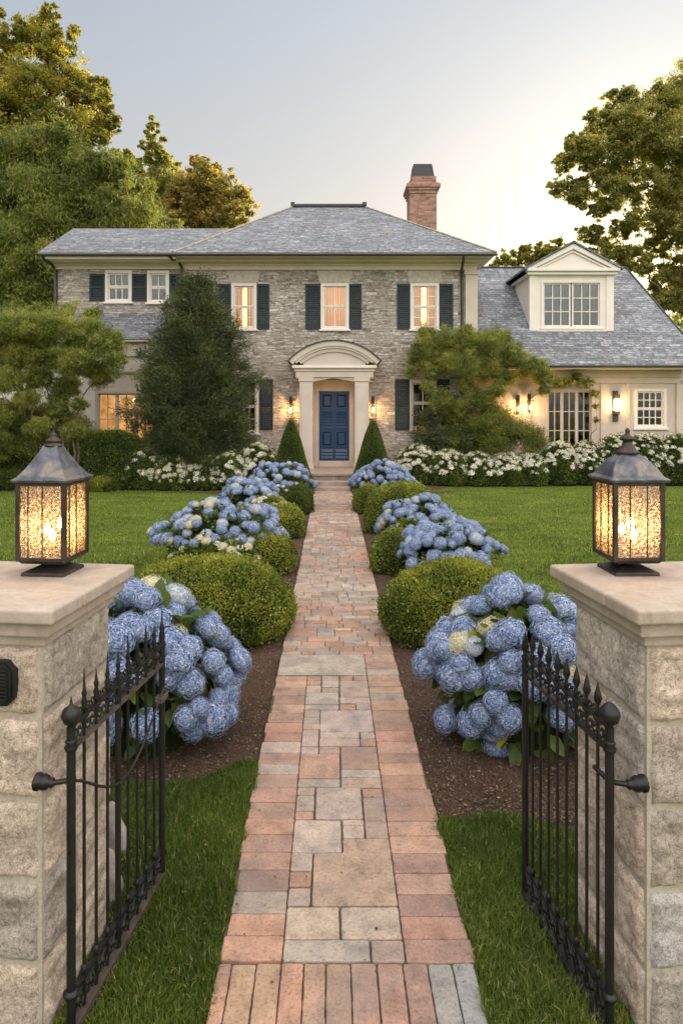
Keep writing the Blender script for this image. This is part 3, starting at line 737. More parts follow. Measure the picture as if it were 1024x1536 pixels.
# ------------------------------------------------------------------ iron gates
def spiral(cx, cz, r, turns, a0, sgn=1, n=18):
    return [(cx + r * (1 - .8 * k / n) * math.cos(a0 + sgn * turns * 2 * PI * k / n), 0, cz + r * (1 - .8 * k / n) * math.sin(a0 + sgn * turns * 2 * PI * k / n)) for k in range(n + 1)]
def gate(label, hx, hy, ex, ey, mirror, spear):
    L = math.hypot(ex - hx, ey - hy); rz = math.atan2(ey - hy, ex - hx)
    t = thing('garden_gate', label, 'gate', (hx, hy, 0), rz, 'open iron garden gates')
    p = MB(); p.tube([(0, 0, -.02), (0, 0, 1.10)], .0155, 12)
    p.lathe([(.02, 0), (.024, .012), (.016, .022), (.022, .03), (.012, .04)], 14, (0, 0, 1.02))
    p.lathe([(.012, 0), (.026, .008), (.028, .02), (.016, .028)], 14, (0, 0, .16)); p.build('hinge_post', 'iron', t)
    b = MB()
    if mirror: b.lathe([(.012, 0), (.016, .006), (.010, .016), (.030, .030), (.036, .050), (.034, .066), (.020, .084), (.004, .096)], 18, (0, 0, 1.095))
    else: b.lathe([(.012, 0), (.016, .005), (.010, .012), (.026, .022), (.035, .045), (.028, .066), (.008, .080), (.006, .086), (.001, .112)], 18, (0, 0, 1.095))
    b.build('ball_finial', 'iron', t)
    p = MB(); p.tube([(L, 0, .03), (L, 0, 1.10)], .0145, 12)
    if not mirror: p.lathe([(.014, 0), (.019, .02), (.012, .04), (.015, .06), (.010, .085), (.013, .10), (.006, .12), (.001, .19)], 12, (L, 0, 1.09))
    else: p.lathe([(.014, 0), (.018, .01), (.008, .02), (.018, .045), (.001, .12)], 12, (L, 0, 1.09))
    p.build('latch_post', 'iron', t)
    r = MB(); r.box(0, L, -.010, .010, 1.100, 1.112); r.build('top_rail', 'iron', t)
    r = MB(); r.box(0, L, -.011, .011, 1.018, 1.030); r.build('lower_top_rail', 'iron_brown' if not mirror else 'iron', t)
    r = MB(); r.box(0, L, -.018, .018, .030, .058); r.build('bottom_rail', 'iron_brown' if not mirror else 'iron', t, bevel=.002)
    r = MB(); r.box(0, L, -.009, .009, .160, .172); r.build('lower_rail', 'iron', t)
    N = 8
    for k in range(1, N + 1):
        u = L * k / (N + 1); thick = .0125 if (k == 4 and not mirror) else .0062
        m = MB(); m.tube([(u, 0, .058), (u, 0, 1.125)], thick, 8)
        zt = 1.115
        if spear: m.lathe([(.006, 0), (.012, .01), (.006, .022), (.005, .03), (.015, .055), (.011, .075), (.001, .115)], 10, (u, 0, zt))
        else: m.lathe([(.006, 0), (.013, .01), (.008, .02), (.012, .035), (.006, .05), (.010, .065), (.006, .08), (.001, .155 if k % 2 else .12)], 10, (u, 0, zt))
        m.lathe([(.006, 0), (.013, .012), (.012, .024), (.006, .034)], 10, (u, 0, .172))
        m.build('baluster', 'iron', t)
    s = MB()
    for k in range(N + 1):
        u = L * (k + .5) / (N + 1); q = L / (N + 1) * .42
        s.tube(spiral(u - q * .35, 1.064, .028, 1.3, PI * .5, 1), .0042, 6); s.tube(spiral(u + q * .35, 1.064, .028, 1.3, PI * .5, -1), .0042, 6)
        s.tube(spiral(u - q * .4, 1.128, .018, 1.1, -PI * .5, -1), .0035, 6); s.tube(spiral(u + q * .4, 1.128, .018, 1.1, -PI * .5, 1), .0035, 6)
    s.build('top_scrollwork', 'iron', t)
    s = MB()
    for k in range(N + 1):
        u = L * (k + .5) / (N + 1); q = L / (N + 1) * .4
        s.tube(spiral(u - q * .4, .108, .034, 1.2, PI * .5, 1), .005, 6); s.tube(spiral(u + q * .4, .112, .034, 1.2, -PI * .5, 1), .005, 6)
        s.tube([(u - q, .004, .06), (u, .006, .115), (u + q, 0, .16)], .0045, 6)
        s.lathe([(.002, 0), (.016, .010), (.010, .026), (.001, .034)], 8, (u, 0, .095))
    s.build('bottom_scrollwork', 'iron', t)
    if not mirror:
        m = MB(); pts = [(L * k / 14, -.012, .915 - .20 * math.sin(PI * min(1, k / 14 * 1.0)) ** 1.2) for k in range(15)]
        m.tube(pts, .0055, 8); m.build('curved_rail', 'iron', t)
        m = MB(); m.box(L - .06, L + .02, -.024, .016, .86, .885); m.lathe([(.012, 0), (.02, .01), (.012, .02)], 10, (L - .06, 0, .86)); m.build('latch', 'iron_brown', t, bevel=.003)
    # hinge bracket reaching the pier
    w = MB(); sd = 1 if not mirror else -1
    w.tube([(.10 if mirror else .02, 0, .915), (0, 0, .915), (-.02, sd * .055, .912)], .009, 10)
    MM = Matrix.Translation((-.02, sd * .05, .912)) @ Matrix.Rotation(-sd * PI / 2, 4, 'X')
    tmp = MB(); tmp.lathe([(.009, 0), (.018, .008), (.014, .018), (.024, .026), (.028, .04), (.022, .052), (.030, .056), (.030, .068)], 12)
    w.add([MM @ Vector(v) for v in tmp.v], tmp.f, True); w.build('hinge_bracket', 'iron', t)
    return t
gate('left leaf of the black iron gate with curved middle rail and ball topped post', -.900, 2.37, -.783, 3.17, False, False)
gate('right leaf of the black iron gate with leaf shaped spears and egg finial', .962, 2.36, .867, 3.05, True, True)
for i, (x, y, h, lb) in enumerate(((-1.085, 3.38, .27, 'taller grey upright stone in grass behind the left gate leaf'), (-1.01, 3.06, .24, 'rounded pale stone at the back foot of the left pier'))):
    V, Q = core_mesh(0, 0, 0, .075, .06, h, 16, 10, lambda t: (math.cos(t * PI / 2) ** .45 * (1 + .1 * math.sin(t * 7)), t))
    V = V + .012 * np.stack([lump(V, 30, i), lump(V, 27, i + 4), lump(V, 25, i + 8) * 0], 1)
    o = qmesh('edging_stone', V, Q, None, ('rock',), smooth=True); o.location = (x, y, 0); tag(o, lb, 'stone', 'edging stones by the pier')

# ------------------------------------------------------------------ house
FY = 21.5; K = F / FY
house = thing('house', 'grey stone house with slate roof, dormer, brick chimney and blue front door', 'house', (0, FY, 0))
HL = Vector((0, FY, 0))
def hbuild(mb, name, mat, parent=None, bevel=0):
    """vertices are given in world space; shift to the house frame"""
    mb.v = [(v[0], v[1] - FY, v[2]) for v in mb.v]
    return mb.build(name, mat, parent or house, bevel=bevel)
def wall_holes(mb, x0, x1, z0, z1, Y, holes, depth=.22):
    xs = sorted({x0, x1, *[h[0] for h in holes], *[h[1] for h in holes]}); zs = sorted({z0, z1, *[h[2] for h in holes], *[h[3] for h in holes]})
    for i in range(len(xs) - 1):
        for j in range(len(zs) - 1):
            cx = (xs[i] + xs[i + 1]) / 2; cz = (zs[j] + zs[j + 1]) / 2
            if any(h[0] < cx < h[1] and h[2] < cz < h[3] for h in holes): continue
            mb.add([(xs[i], Y, zs[j]), (xs[i + 1], Y, zs[j]), (xs[i + 1], Y, zs[j + 1]), (xs[i], Y, zs[j + 1])], [(0, 1, 2, 3)])
    for a, b, c, d in holes:
        mb.add([(a, Y, c), (b, Y, c), (b, Y, d), (a, Y, d), (a, Y + depth, c), (b, Y + depth, c), (b, Y + depth, d), (a, Y + depth, d)],
               [(0, 4, 5, 1), (1, 5, 6, 2), (2, 6, 7, 3), (3, 7, 4, 0)])
def louver(x0, x1, z0, z1, Y, parent=None):
    m = MB(); w = .05; d = .035; zm = (z0 + z1) / 2
    m.box(x0, x0 + w, Y - d, Y, z0, z1); m.box(x1 - w, x1, Y - d, Y, z0, z1)
    for a, b in ((z0, z0 + .07), (zm - .035, zm + .035), (z1 - .07, z1)): m.box(x0 + w, x1 - w, Y - d, Y, a, b)
    for a, b in ((z0 + .07, zm - .035), (zm + .035, z1 - .07)):
        n = max(3, int((b - a) / .06))
        for k in range(n):
            zc = a + (k + .5) * (b - a) / n
            m.add([(x0 + w, Y - .028, zc - .022), (x1 - w, Y - .028, zc - .022), (x1 - w, Y - .008, zc + .026), (x0 + w, Y - .008, zc + .026),
                   (x0 + w, Y - .020, zc - .026), (x1 - w, Y - .020, zc - .026), (x1 - w, Y, zc + .022), (x0 + w, Y, zc + .022)], [(0, 1, 2, 3), (4, 7, 6, 5), (0, 4, 5, 1), (3, 2, 6, 7)])
    return hbuild(m, 'shutter', 'shutter_paint', parent)
def window(x0, x1, z0, z1, Y, sash, lit=0, curtain=True, parent=None, trim='cream_trim', cw=.085, sill=True, subs=True, lintel=False):
    """opening x0..x1, z0..z1 at wall face Y. sash: list of (u0,u1,v0,v1,cols,rows) fractions"""
    m = MB()
    m.box(x0 - .0, x0 + cw, Y - .03, Y + .12, z0, z1); m.box(x1 - cw, x1, Y - .03, Y + .12, z0, z1)
    m.box(x0 + cw, x1 - cw, Y - .03, Y + .12, z1 - cw, z1); m.box(x0 + cw, x1 - cw, Y - .03, Y + .12, z0, z0 + cw * .7)
    X0, X1, Z0, Z1 = x0 + cw, x1 - cw, z0 + cw * .7, z1 - cw
    for u0, u1, v0, v1, nc, nr in sash:
        a, b = X0 + (X1 - X0) * u0, X0 + (X1 - X0) * u1; c, d = Z0 + (Z1 - Z0) * v0, Z0 + (Z1 - Z0) * v1
        yb = Y + .03 + (.02 if v0 == 0 and v1 < 1 else 0); s = .046
        m.box(a, a + s, yb, yb + .045, c, d); m.box(b - s, b, yb, yb + .045, c, d)
        m.box(a + s, b - s, yb, yb + .045, c, c + s); m.box(a + s, b - s, yb, yb + .045, d - s, d)
        for i in range(1, nc):
            xm = a + s + (b - a - 2 * s) * i / nc; m.box(xm - .014, xm + .014, yb + .005, yb + .04, c + s, d - s)
        for j in range(1, nr):
            zm = c + s + (d - c - 2 * s) * j / nr; m.box(a + s, b - s, yb + .007, yb + .038, zm - .014, zm + .014)
    w = hbuild(m, 'window' if subs else 'window_frame', trim, parent)
    par = w if subs else parent
    g = MB(); g.box(X0, X1, Y + .072, Y + .076, Z0, Z1); hbuild(g, 'glass', 'window_glass', par)
    if curtain:
        c = MB(); n = 40; wd = X1 - X0
        segs = ((X0 - .02, X0 + wd * .40), (X1 - wd * .40, X1 + .02)) if curtain == 'split' else ((X0 - .02, X1 + .02),)
        for a, b in segs:
            vs = []
            for i in range(n + 1):
                xx_ = a + (b - a) * i / n; yy_ = Y + .20 + .018 * math.sin(i * 1.1)
                vs += [(xx_, yy_, Z0 - .05), (xx_, yy_, Z1 + .05)]
            c.add(vs, [(2 * i, 2 * i + 2, 2 * i + 3, 2 * i + 1) for i in range(n)], True)
        hbuild(c, 'curtain', 'curtain', par)
    if lit:
        c = MB(); c.box(x0 - .1, x1 + .1, Y + .55, Y + .57, z0 - .1, z1 + .1); hbuild(c, 'lit_room', 'room_light' if lit == 1 else 'room_light_dim', par)
    if sill:
        s = MB(); s.box(x0 - .05, x1 + .05, Y - .075, Y + .0, z0 - .055, z0 - .002); hbuild(s, 'sill', trim, par, bevel=.006)
    return w
fx = lambda px: PX(px, FY); fz = lambda py: PZ(py, FY)
# main block
X0m, X1m = fx(283), fx(713)
ztop = fz(392)
holes = []
DH = lambda a, b: [(0, 1, 0, .5, a, b), (0, 1, .5, 1, a, b)]
up = [(347, 385, 1), (481, 523, 2), (615, 658, 1)]
for a, b, k in up: holes.append((fx(a), fx(b), fz(494), fz(425)))
g1 = (fx(352), fx(388), fz(650), fz(568)); g2 = (fx(614), fx(654), fz(645), fz(570))
door_hole = (fx(470), fx(531), .42, fz(570))
holes += [g1, g2, door_hole]
m = MB(); wall_holes(m, X0m, X1m, -.1, ztop, FY, holes)
YB = FY + 8.6
m.add([(X0m, FY, -.1), (X0m, YB, -.1), (X0m, YB, ztop), (X0m, FY, ztop)], [(0, 3, 2, 1)])
m.add([(X1m, FY, -.1), (X1m, YB, -.1), (X1m, YB, ztop), (X1m, FY, ztop)], [(0, 1, 2, 3)])
m.add([(X0m, YB, -.1), (X1m, YB, -.1), (X1m, YB, ztop), (X0m, YB, ztop)], [(0, 3, 2, 1)])
w = hbuild(m, 'stone_wall', 'ledge_stone')
i = MB(); i.box(X0m + .02, X1m - .02, FY + 1.6, FY + 1.65, 0, ztop); i.box(X0m + .02, X1m - .02, FY + .25, FY + 1.6, ztop - .05, ztop - .02); i.box(X0m + .02, X1m - .02, FY + .25, FY + 1.6, 3.2, 3.3)
hbuild(i, 'interior_partition', 'interior')
for (a, b, k) in up:
    sash = [(0, 1, 0, .5, 3, 2), (0, 1, .5, 1, 2 if k != 1 or a < 400 else 3, 1 if a < 400 or k == 2 else 2)]
    if a == 347: sash = [(0, 1, 0, .5, 3, 2), (0, 1, .5, 1, 2, 1)]
    if a == 615: sash = [(0, 1, 0, .5, 3, 2), (0, 1, .5, 1, 3, 2)]
    if a == 481: sash = [(0, 1, 0, .5, 2, 1), (0, 1, .5, 1, 2, 1)]
    window(fx(a), fx(b), fz(494), fz(425), FY, sash, lit=1, curtain='split' if a != 481 else True, trim='white_trim')
for a, b in ((324, 346.5), (385.5, 404), (458, 480.5), (523.5, 542), (595, 614.5), (658.5, 679)): louver(fx(a), fx(b), fz(494), fz(426), FY - .004)
window(*g1, FY, [(0, 1, 0, .5, 3, 2), (0, 1, .5, 1, 3, 2)], lit=0, curtain='split', trim='white_trim')
window(*g2, FY, [(0, 1, 0, .55, 2, 2), (0, 1, .55, 1, 2, 1)], lit=0, curtain='split', trim='cream_trim')
for a, b in ((390, 409.5), (331, 351.5), (592, 613.5), (655, 673.5)): louver(fx(a), fx(b), fz(645), fz(569), FY - .004)
# lintels
for a, b in ((347, 385), (481, 523), (615, 658)):
    m = MB(); A, B = fx(a), fx(b); z0, z1 = fz(424.5), fz(406)
    m.prism([(A - .03, z0), (B + .03, z0), (B + .12, z1), (A - .12, z1)], FY - .022, FY); hbuild(m, 'lintel', 'lintel_stone')
# frieze, cornice, soffit of main block
EY = 20.75
ez = PZ(381, EY)
EXL, EXR = PX(260, EY), PX(744, EY)
EYB = YB + .75
m = MB()
fr0, fr1 = fz(405), ez - .13
m.box(X0m - .03, X1m + .03, FY - .05, YB + .05, fr0, fr0 + .12); m.box(X0m - .06, X1m + .06, FY - .09, YB + .09, fr0 + .12, fr1)
hbuild(m, 'frieze', 'cream_trim_lifted', bevel=.01)
m = MB(); m.box(X0m - .30, X1m + .30, FY - .38, YB + .38, fr1, fr1 + .07); m.box(EXL + .05, EXR - .05, EY + .05, EYB - .05, fr1 + .07, ez - .005)
hbuild(m, 'cornice', 'cream_trim_lifted', bevel=.015)
m = MB(); m.tube([(EXL - .02, EY - .03, ez - .02), (EXR + .02, EY - .03, ez - .02)], .045, 8); hbuild(m, 'gutter', 'gutter_metal')
RY = 26.1; rz_ = PZ(312, RY); RX0, RX1 = PX(441, RY), PX(545, RY)
def hip(name, e0, e1, ey0, ey1, ez_, r0, r1, ry, rz__, mat='roof_slate', parent=None):
    th = .05; m = MB()
    b = [(e0, ey0, ez_), (e1, ey0, ez_), (e1, ey1, ez_), (e0, ey1, ez_), (r0, ry, rz__), (r1, ry, rz__)]
    tp = [(x, y, z + th) for x, y, z in b]
    m.add(tp, [(0, 1, 5, 4), (1, 2, 5), (2, 3, 4, 5), (3, 0, 4)])
    m.add(b + tp, [(0, 3, 2, 1)] + [(k, (k + 1) % 4, (k + 1) % 4 + 6, k + 6) for k in range(4)])
    return hbuild(m, name, mat, parent)
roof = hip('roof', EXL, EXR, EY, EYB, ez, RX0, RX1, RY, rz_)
m = MB(); m.box(RX0 - .05, RX1 + .05, RY - .12, RY + .12, rz_ + .02, rz_ + .13); m.box(RX0 - .12, RX0 + .05, RY - .15, RY + .15, rz_ + .04, rz_ + .19); m.box(RX1 - .05, RX1 + .12, RY - .15, RY + .15, rz_ + .04, rz_ + .19)
hbuild(m, 'ridge_cap', 'gutter_metal', roof, bevel=.01)
m = MB()
for a, b in (((EXL, EY, ez + .06), (RX0, RY, rz_ + .07)), ((EXR, EY, ez + .06), (RX1, RY, rz_ + .07))): m.tube([a, b], .035, 6)
hbuild(m, 'hip_cap', 'rock', roof)
# chimney
CY = 27.2; cx0, cx1 = PX(614.5, CY), PX(654.5, CY)
ctop = PZ(292, CY)
m = MB(); m.box(cx0, cx1, CY, CY + 1.1, 7.2, PZ(290, CY)); ch = hbuild(m, 'chimney', 'chimney_brick', roof)
m = MB(); zc = PZ(290, CY)
for ov, a, b in ((.04, 0, .12), (.09, .12, .22), (.14, .22, .36), (.08, .36, .42)): m.box(cx0 - ov, cx1 + ov, CY - ov, CY + 1.1 + ov, zc + a, zc + b)
m.box(cx0 + .06, cx1 - .01, CY + .02, CY + 1.05, zc + .42, zc + .70)
hbuild(m, 'chimney_collar', 'chimney_brick', roof, bevel=.012)
m = MB(); a, b, zz = cx0 + .10, cx1 - .08, zc + .70
v = [(a, CY + .05, zz), (b, CY + .05, zz), (b, CY + 1.0, zz), (a, CY + 1.0, zz), (a + .07, CY + .2, zz + .55), (b - .07, CY + .2, zz + .55), (b - .07, CY + .85, zz + .55), (a + .07, CY + .85, zz + .55)]
m.add(v, [(3, 2, 1, 0), (4, 5, 6, 7), (0, 1, 5, 4), (1, 2, 6, 5), (2, 3, 7, 6), (3, 0, 4, 7)]); hbuild(m, 'chimney_hood', 'chimney_cap', roof, bevel=.01)
# corner pilaster and downpipes
m = MB(); m.box(fx(697), X1m + .05, FY - .07, FY + .12, -.05, fr0 - .002); m.box(fx(695), X1m + .09, FY - .11, FY + .14, fr0 - .16, fr0 - .004); hbuild(m, 'corner_pilaster', 'cream_trim', bevel=.006)
def pipe(pts, r=.04):
    m = MB(); m.tube(pts, r, 10); return hbuild(m, 'downpipe', 'gutter_metal')
pipe([(fx(688), EY + .0, ez - .07), (fx(688), EY + .05, ez - .2), (fx(691), FY - .08, fr0 - .05), (fx(692), FY - .06, fr0 - .3), (fx(692), FY - .06, .1)])
# left wing (upper storey)
WXL = fx(87)
m = MB(); wz0 = fz(540)
wh = [(fx(158), fx(198), fz(453), fz(405.5)), (fx(221), fx(254), fz(454), fz(406))]
wall_holes(m, WXL, X0m, -.1, ztop, FY + .01, wh)
WYB = FY + 3.6
m.add([(WXL, FY + .01, -.1), (WXL, WYB, -.1), (WXL, WYB, ztop), (WXL, FY + .01, ztop)], [(0, 3, 2, 1)])
m.add([(WXL, WYB, -.1), (X0m, WYB, -.1), (X0m, WYB, ztop), (WXL, WYB, ztop)], [(0, 3, 2, 1)])
hbuild(m, 'stone_wall', 'ledge_stone')
i = MB(); i.box(WXL + .02, X0m, FY + 1.1, FY + 1.15, 0, ztop); hbuild(i, 'interior_partition', 'interior')
for h in wh: window(*h, FY + .01, [(0, 1, 0, .5, 3 if h[0] < -6 else 2, 1), (0, 1, .5, 1, 3 if h[0] < -6 else 2, 1)], curtain='split', trim='white_trim')
for a, b in ((135, 157.5), (198.5, 220.5), (254.5, 272)): louver(fx(a), fx(b), fz(451), fz(411), FY - .002)
m = MB(); m.box(WXL - .03, X0m - .031, FY - .04, WYB + .04, fz(404), fz(404) + .12); m.box(WXL - .07, X0m - .061, FY - .09, WYB + .09, fz(404) + .12, fr1)
hbuild(m, 'frieze', 'cream_trim_lifted', bevel=.01)
WE = PX(57, EY); m = MB(); m.box(WE + .06, EXL + .04, EY + .06, WYB + .5, fr1 + .003, ez - .008); hbuild(m, 'cornice', 'cream_trim_lifted')
m = MB(); m.tube([(WE - .02, EY - .03, ez - .02), (EXL - .03, EY - .03, ez - .02)], .045, 8); hbuild(m, 'gutter', 'gutter_metal')
wry = 23.27; wrz = ez - .003 + (wry - EY) * (rz_ - ez) / (RY - EY) - .004
m = MB(); e = ez - .003; ey1 = 2 * wry - EY
hx_ = EXL + (wry - EY) / (RY - EY) * (RX0 - EXL)
m.add([(x, y, z + .05) for x, y, z in [(WE, EY, e), (EXL, EY, e), (hx_ + .04, wry, wrz), (PX(110, wry), wry, wrz), (WE, ey1, e), (EXL, ey1, e)]],
      [(0, 1, 2, 3), (0, 3, 4), (3, 2, 5, 4)])
m.add([(WE, EY, e + .05), (EXL, EY, e + .05), (EXL, EY, e), (WE, EY, e), (WE, ey1, e + .05), (WE, ey1, e)], [(3, 2, 1, 0), (0, 4, 5, 3)])
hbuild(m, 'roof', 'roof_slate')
pipe([(PX(63, EY), EY + .02, ez - .06), (PX(66, EY), EY + .1, ez - .18), (fx(80), FY - .05, fz(398)), (fx(84.5), FY - .06, fz(408)), (fx(84.5), FY - .06, .1)], .05)
pipe([(PX(254, EY), EY + .02, ez - .06), (PX(258, EY), EY + .1, ez - .15), (fx(268), FY - .12, fz(391)), (fx(274), FY - .10, fz(402)), (fx(274), FY - .06, fz(420)), (fx(274), FY - .06, .1)], .045)
# left ground-floor bay with slate pent roof
BY = 20.55; KY = F / BY
bx = lambda px: PX(px, BY); bz = lambda py: PZ(py, BY)
BX0, BX1 = -10.9, bx(262)
m = MB(); b_ = [(BX0 - .15, BY - .3, bz(507)), (BX1 + .1, BY - .3, bz(507)), (BX1 + .1, FY - .01, fz(470)), (BX0 - .15, FY - .01, fz(470))]
m.add([(x, y, z) for x, y, z in b_] + [(x, y, z - .06) for x, y, z in b_], [(0, 1, 2, 3), (4, 7, 6, 5), (0, 4, 5, 1), (1, 5, 6, 2), (0, 3, 7, 4)]); hbuild(m, 'pent_roof', 'roof_slate')
m = MB(); m.box(BX0 - .1, BX1 + .06, BY - .26, BY - .02, bz(514), bz(507) - .065); m.box(BX0 - .05, BX1 + .02, BY - .10, FY - .02, bz(535), bz(514) - .003); m.box(BX0, BX1, BY - .04, FY - .03, bz(558), bz(535) - .003)
hbuild(m, 'bay_entablature', 'cream_trim', bevel=.01)
op = (bx(143), bx(236), .35, bz(560))
m = MB(); wall_holes(m, BX0, BX1, -.1, bz(558.5), BY, [op], .15)
m.add([(BX1, BY, -.1), (BX1, FY, -.1), (BX1, FY, bz(559)), (BX1, BY, bz(559))], [(0, 1, 2, 3)]); m.add([(BX0, BY, -.1), (BX0, FY, -.1), (BX0, FY, bz(559)), (BX0, BY, bz(559))], [(0, 3, 2, 1)])
hbuild(m, 'bay_wall', 'white_trim')
m = MB(); m.box(bx(143), bx(236), BY + .05, BY + .09, bz(586), bz(560)); hbuild(m, 'bay_header', 'cream_trim')
window(bx(143), bx(236), .35, bz(586), BY + .005, [(0, .33, 0, 1, 2, 3), (.33, .67, 0, 1, 2, 3), (.67, 1, 0, 1, 2, 3)], lit=2, curtain=False, trim='cream_trim')
m = MB(); m.lathe([(.002, 0), (.05, .02), (.06, .06), (.03, .11), (.002, .12)], 12, (bx(198), BY + .35, bz(603))); hbuild(m, 'ceiling_lamp', 'flame_glow')
# right wing
RE = 20.75; rez = PZ(548.5, RE); RRY = 25.0; rrz = PZ(404, RRY); rex = PX(1062, RE); rrx = PX(938, RRY); RW = rex - .55
sl = (rrz - rez) / (RRY - RE)
m = MB(); ry2 = 2 * RRY - RE; th = .05
A = [(X1m + .002, RE, rez), (rex, RE, rez), (rex, ry2, rez), (X1m + .002, ry2, rez), (X1m + .002, RRY, rrz), (rrx, RRY, rrz)]
At = [(x, y, z + th) for x, y, z in A]
m.add(At, [(0, 1, 5, 4), (1, 2, 5), (2, 3, 4, 5)]); m.add(A + At, [(0, 3, 2, 1), (0, 1, 7, 6), (1, 2, 8, 7), (2, 3, 9, 8)])
wroof = hbuild(m, 'roof', 'roof_slate')
m = MB(); m.tube([(X1m, RRY, rrz + .07), (rrx, RRY, rrz + .07)], .04, 6); m.tube([(rrx, RRY, rrz + .07), (rex, RE, rez + .06)], .03, 6); hbuild(m, 'ridge_cap', 'gutter_metal', wroof)
m = MB(); m.tube([(X1m + .1, RE - .02, rez - .015), (rex, RE - .02, rez - .015)], .035, 8); hbuild(m, 'gutter', 'gutter_metal')
m = MB(); m.box(X1m + .06, rex - .05, RE + .03, FY + .1, rez - .10, rez - .003); m.box(X1m + .06, RW + .06, FY - .10, FY + .09, fz(566), rez - .102); m.box(X1m + .06, RW + .04, FY - .05, FY + .08, fz(575), fz(566) - .003)
hbuild(m, 'entablature', 'cream_trim', bevel=.01)
fw = (fx(818), fx(890), .25, fz(583)); rw = (fx(951), fx(999), fz(642), fz(583))
rh = [fw, rw]
m = MB(); wall_holes(m, X1m, RW, -.1, fz(560), FY + .02, rh)
m.add([(RW, FY + .02, -.1), (RW, ry2 - .7, -.1), (RW, ry2 - .7, rez), (RW, FY + .02, rez)], [(0, 1, 2, 3)]); m.add([(X1m, ry2 - .7, -.1), (RW, ry2 - .7, -.1), (RW, ry2 - .7, rez), (X1m, ry2 - .7, rez)], [(0, 3, 2, 1)])
hbuild(m, 'rendered_wall', 'cream_trim')
i = MB(); i.box(X1m + .02, RW - .02, FY + 1.9, FY + 1.95, 0, rez); i.box(X1m + .02, RW - .02, FY + .3, FY + 1.9, rez - .3, rez - .2); hbuild(i, 'interior_partition', 'interior')
window(*fw, FY + .02, [(0, .33, 0, 1, 2, 4), (.33, .67, 0, 1, 2, 4), (.67, 1, 0, 1, 2, 4)], curtain=False, lit=0, trim='cream_trim', cw=.07)
window(*rw, FY + .02, [(0, 1, 0, .5, 4, 2), (0, 1, .5, 1, 4, 2)], curtain='split', trim='white_trim')
m = MB()
for a, b in ((900, 906), (938, 944), (1013, 1026)): m.box(fx(a), fx(b), FY - (.05 if a > 1000 else .015), FY + .018, 0, fz(575.5))
hbuild(m, 'wall_pilaster', 'cream_trim', bevel=.004)
# small lean-to roof beyond the right wing
m = MB(); qx = rex + .02
m.add([(qx - .2, 23.2, 5.0), (qx + 3.2, 23.2, 4.1), (qx + 3.2, 26.6, 4.1), (qx - .2, 26.6, 5.0), (qx - .2, 23.2, 4.9), (qx + 3.2, 23.2, 4.0), (qx + 3.2, 26.6, 4.0), (qx - .2, 26.6, 4.9)], [(0, 1, 2, 3), (4, 7, 6, 5), (0, 4, 5, 1), (1, 5, 6, 2), (2, 6, 7, 3)])
hbuild(m, 'side_roof', 'roof_slate'); m = MB(); m.box(qx - .9, qx + 2.8, 23.5, 26.4, 0, 4.05); hbuild(m, 'side_wall', 'ledge_stone')
# dormer
dy = (rez - CH - sl * RE) / ((VY - 497) / F - sl)
ddx = lambda px: PX(px, dy); ddz = lambda py: PZ(py, dy)
dx0, dx1 = ddx(795), ddx(917.5); dz0, dzc = ddz(497), ddz(413)
yb = RE + (dzc - rez) / sl + .2
m = MB(); dh = (ddx(811), ddx(902), ddz(492), ddz(421))
wall_holes(m, dx0, dx1, dz0, dzc, dy, [dh], .12)
for xx_ in (dx0, dx1):
    m.add([(xx_, dy, dz0 + .0), (xx_, yb, dzc), (xx_, dy, dzc)], [(0, 1, 2) if xx_ == dx1 else (0, 2, 1)])
dorm = hbuild(m, 'dormer', 'white_trim')
i = MB(); i.box(dx0 + .03, dx1 - .03, dy + .9, dy + .93, dz0 + .9, dzc); hbuild(i, 'interior_partition', 'interior', dorm)
window(*dh, dy, [(0, .485, 0, 1, 3, 3), (.515, 1, 0, 1, 3, 3)], curtain='split', parent=dorm, trim='white_trim', subs=False, cw=.07)
m = MB(); m.box(dx0 - .04, dx0 + .20, dy - .035, dy - .001, dz0 + .0, dzc - .002); m.box(dx1 - .20, dx1 + .04, dy - .035, dy - .001, dz0, dzc - .002); m.box(dx0 + .2, dx1 - .2, dy - .06, dy - .031, dz0 - .02, dz0 + .05)
hbuild(m, 'corner_board', 'white_trim', dorm)
pe0, pe1 = ddx(786), ddx(927); pz0 = ddz(405.5); pax = (dx0 + dx1) / 2; paz = ddz(366)
m = MB(); m.box(dx0 - .12, dx1 + .12, dy - .14, dy + .05, dzc, dzc + .10); m.box(pe0 + .03, pe1 - .03, dy - .22, dy + .06, dzc + .103, pz0 + .04)
m.box(dx0 - .09, dx0 - .003, dy + .05, yb - .2, dzc - .02, dzc + .09); m.box(dx1 + .003, dx1 + .09, dy + .05, yb - .2, dzc - .02, dzc + .09)
hbuild(m, 'cornice', 'white_trim', dorm, bevel=.01)
m = MB(); m.prism([(pe0 + .1, pz0 + .04), (pe1 - .1, pz0 + .04), (pax, paz - .06)], dy - .10, dy + .05); hbuild(m, 'pediment', 'white_trim', dorm)
m = MB(); t_ = .15
for s, e_ in ((-1, pe0), (1, pe1)):
    m.prism([(e_, pz0 + .02), (e_ - s * .30, pz0 + .043), (pax, paz - .20), (pax, paz - .03)], dy - .20, dy - .102)
    m.prism([(e_ - s * .36, pz0 + .044), (e_ - s * .48, pz0 + .044), (pax, paz - .30), (pax, paz - .235)], dy - .15, dy - .102)
hbuild(m, 'raking_cornice', 'white_trim', dorm, bevel=.006)
yr = RRY + 1.2
m = MB()
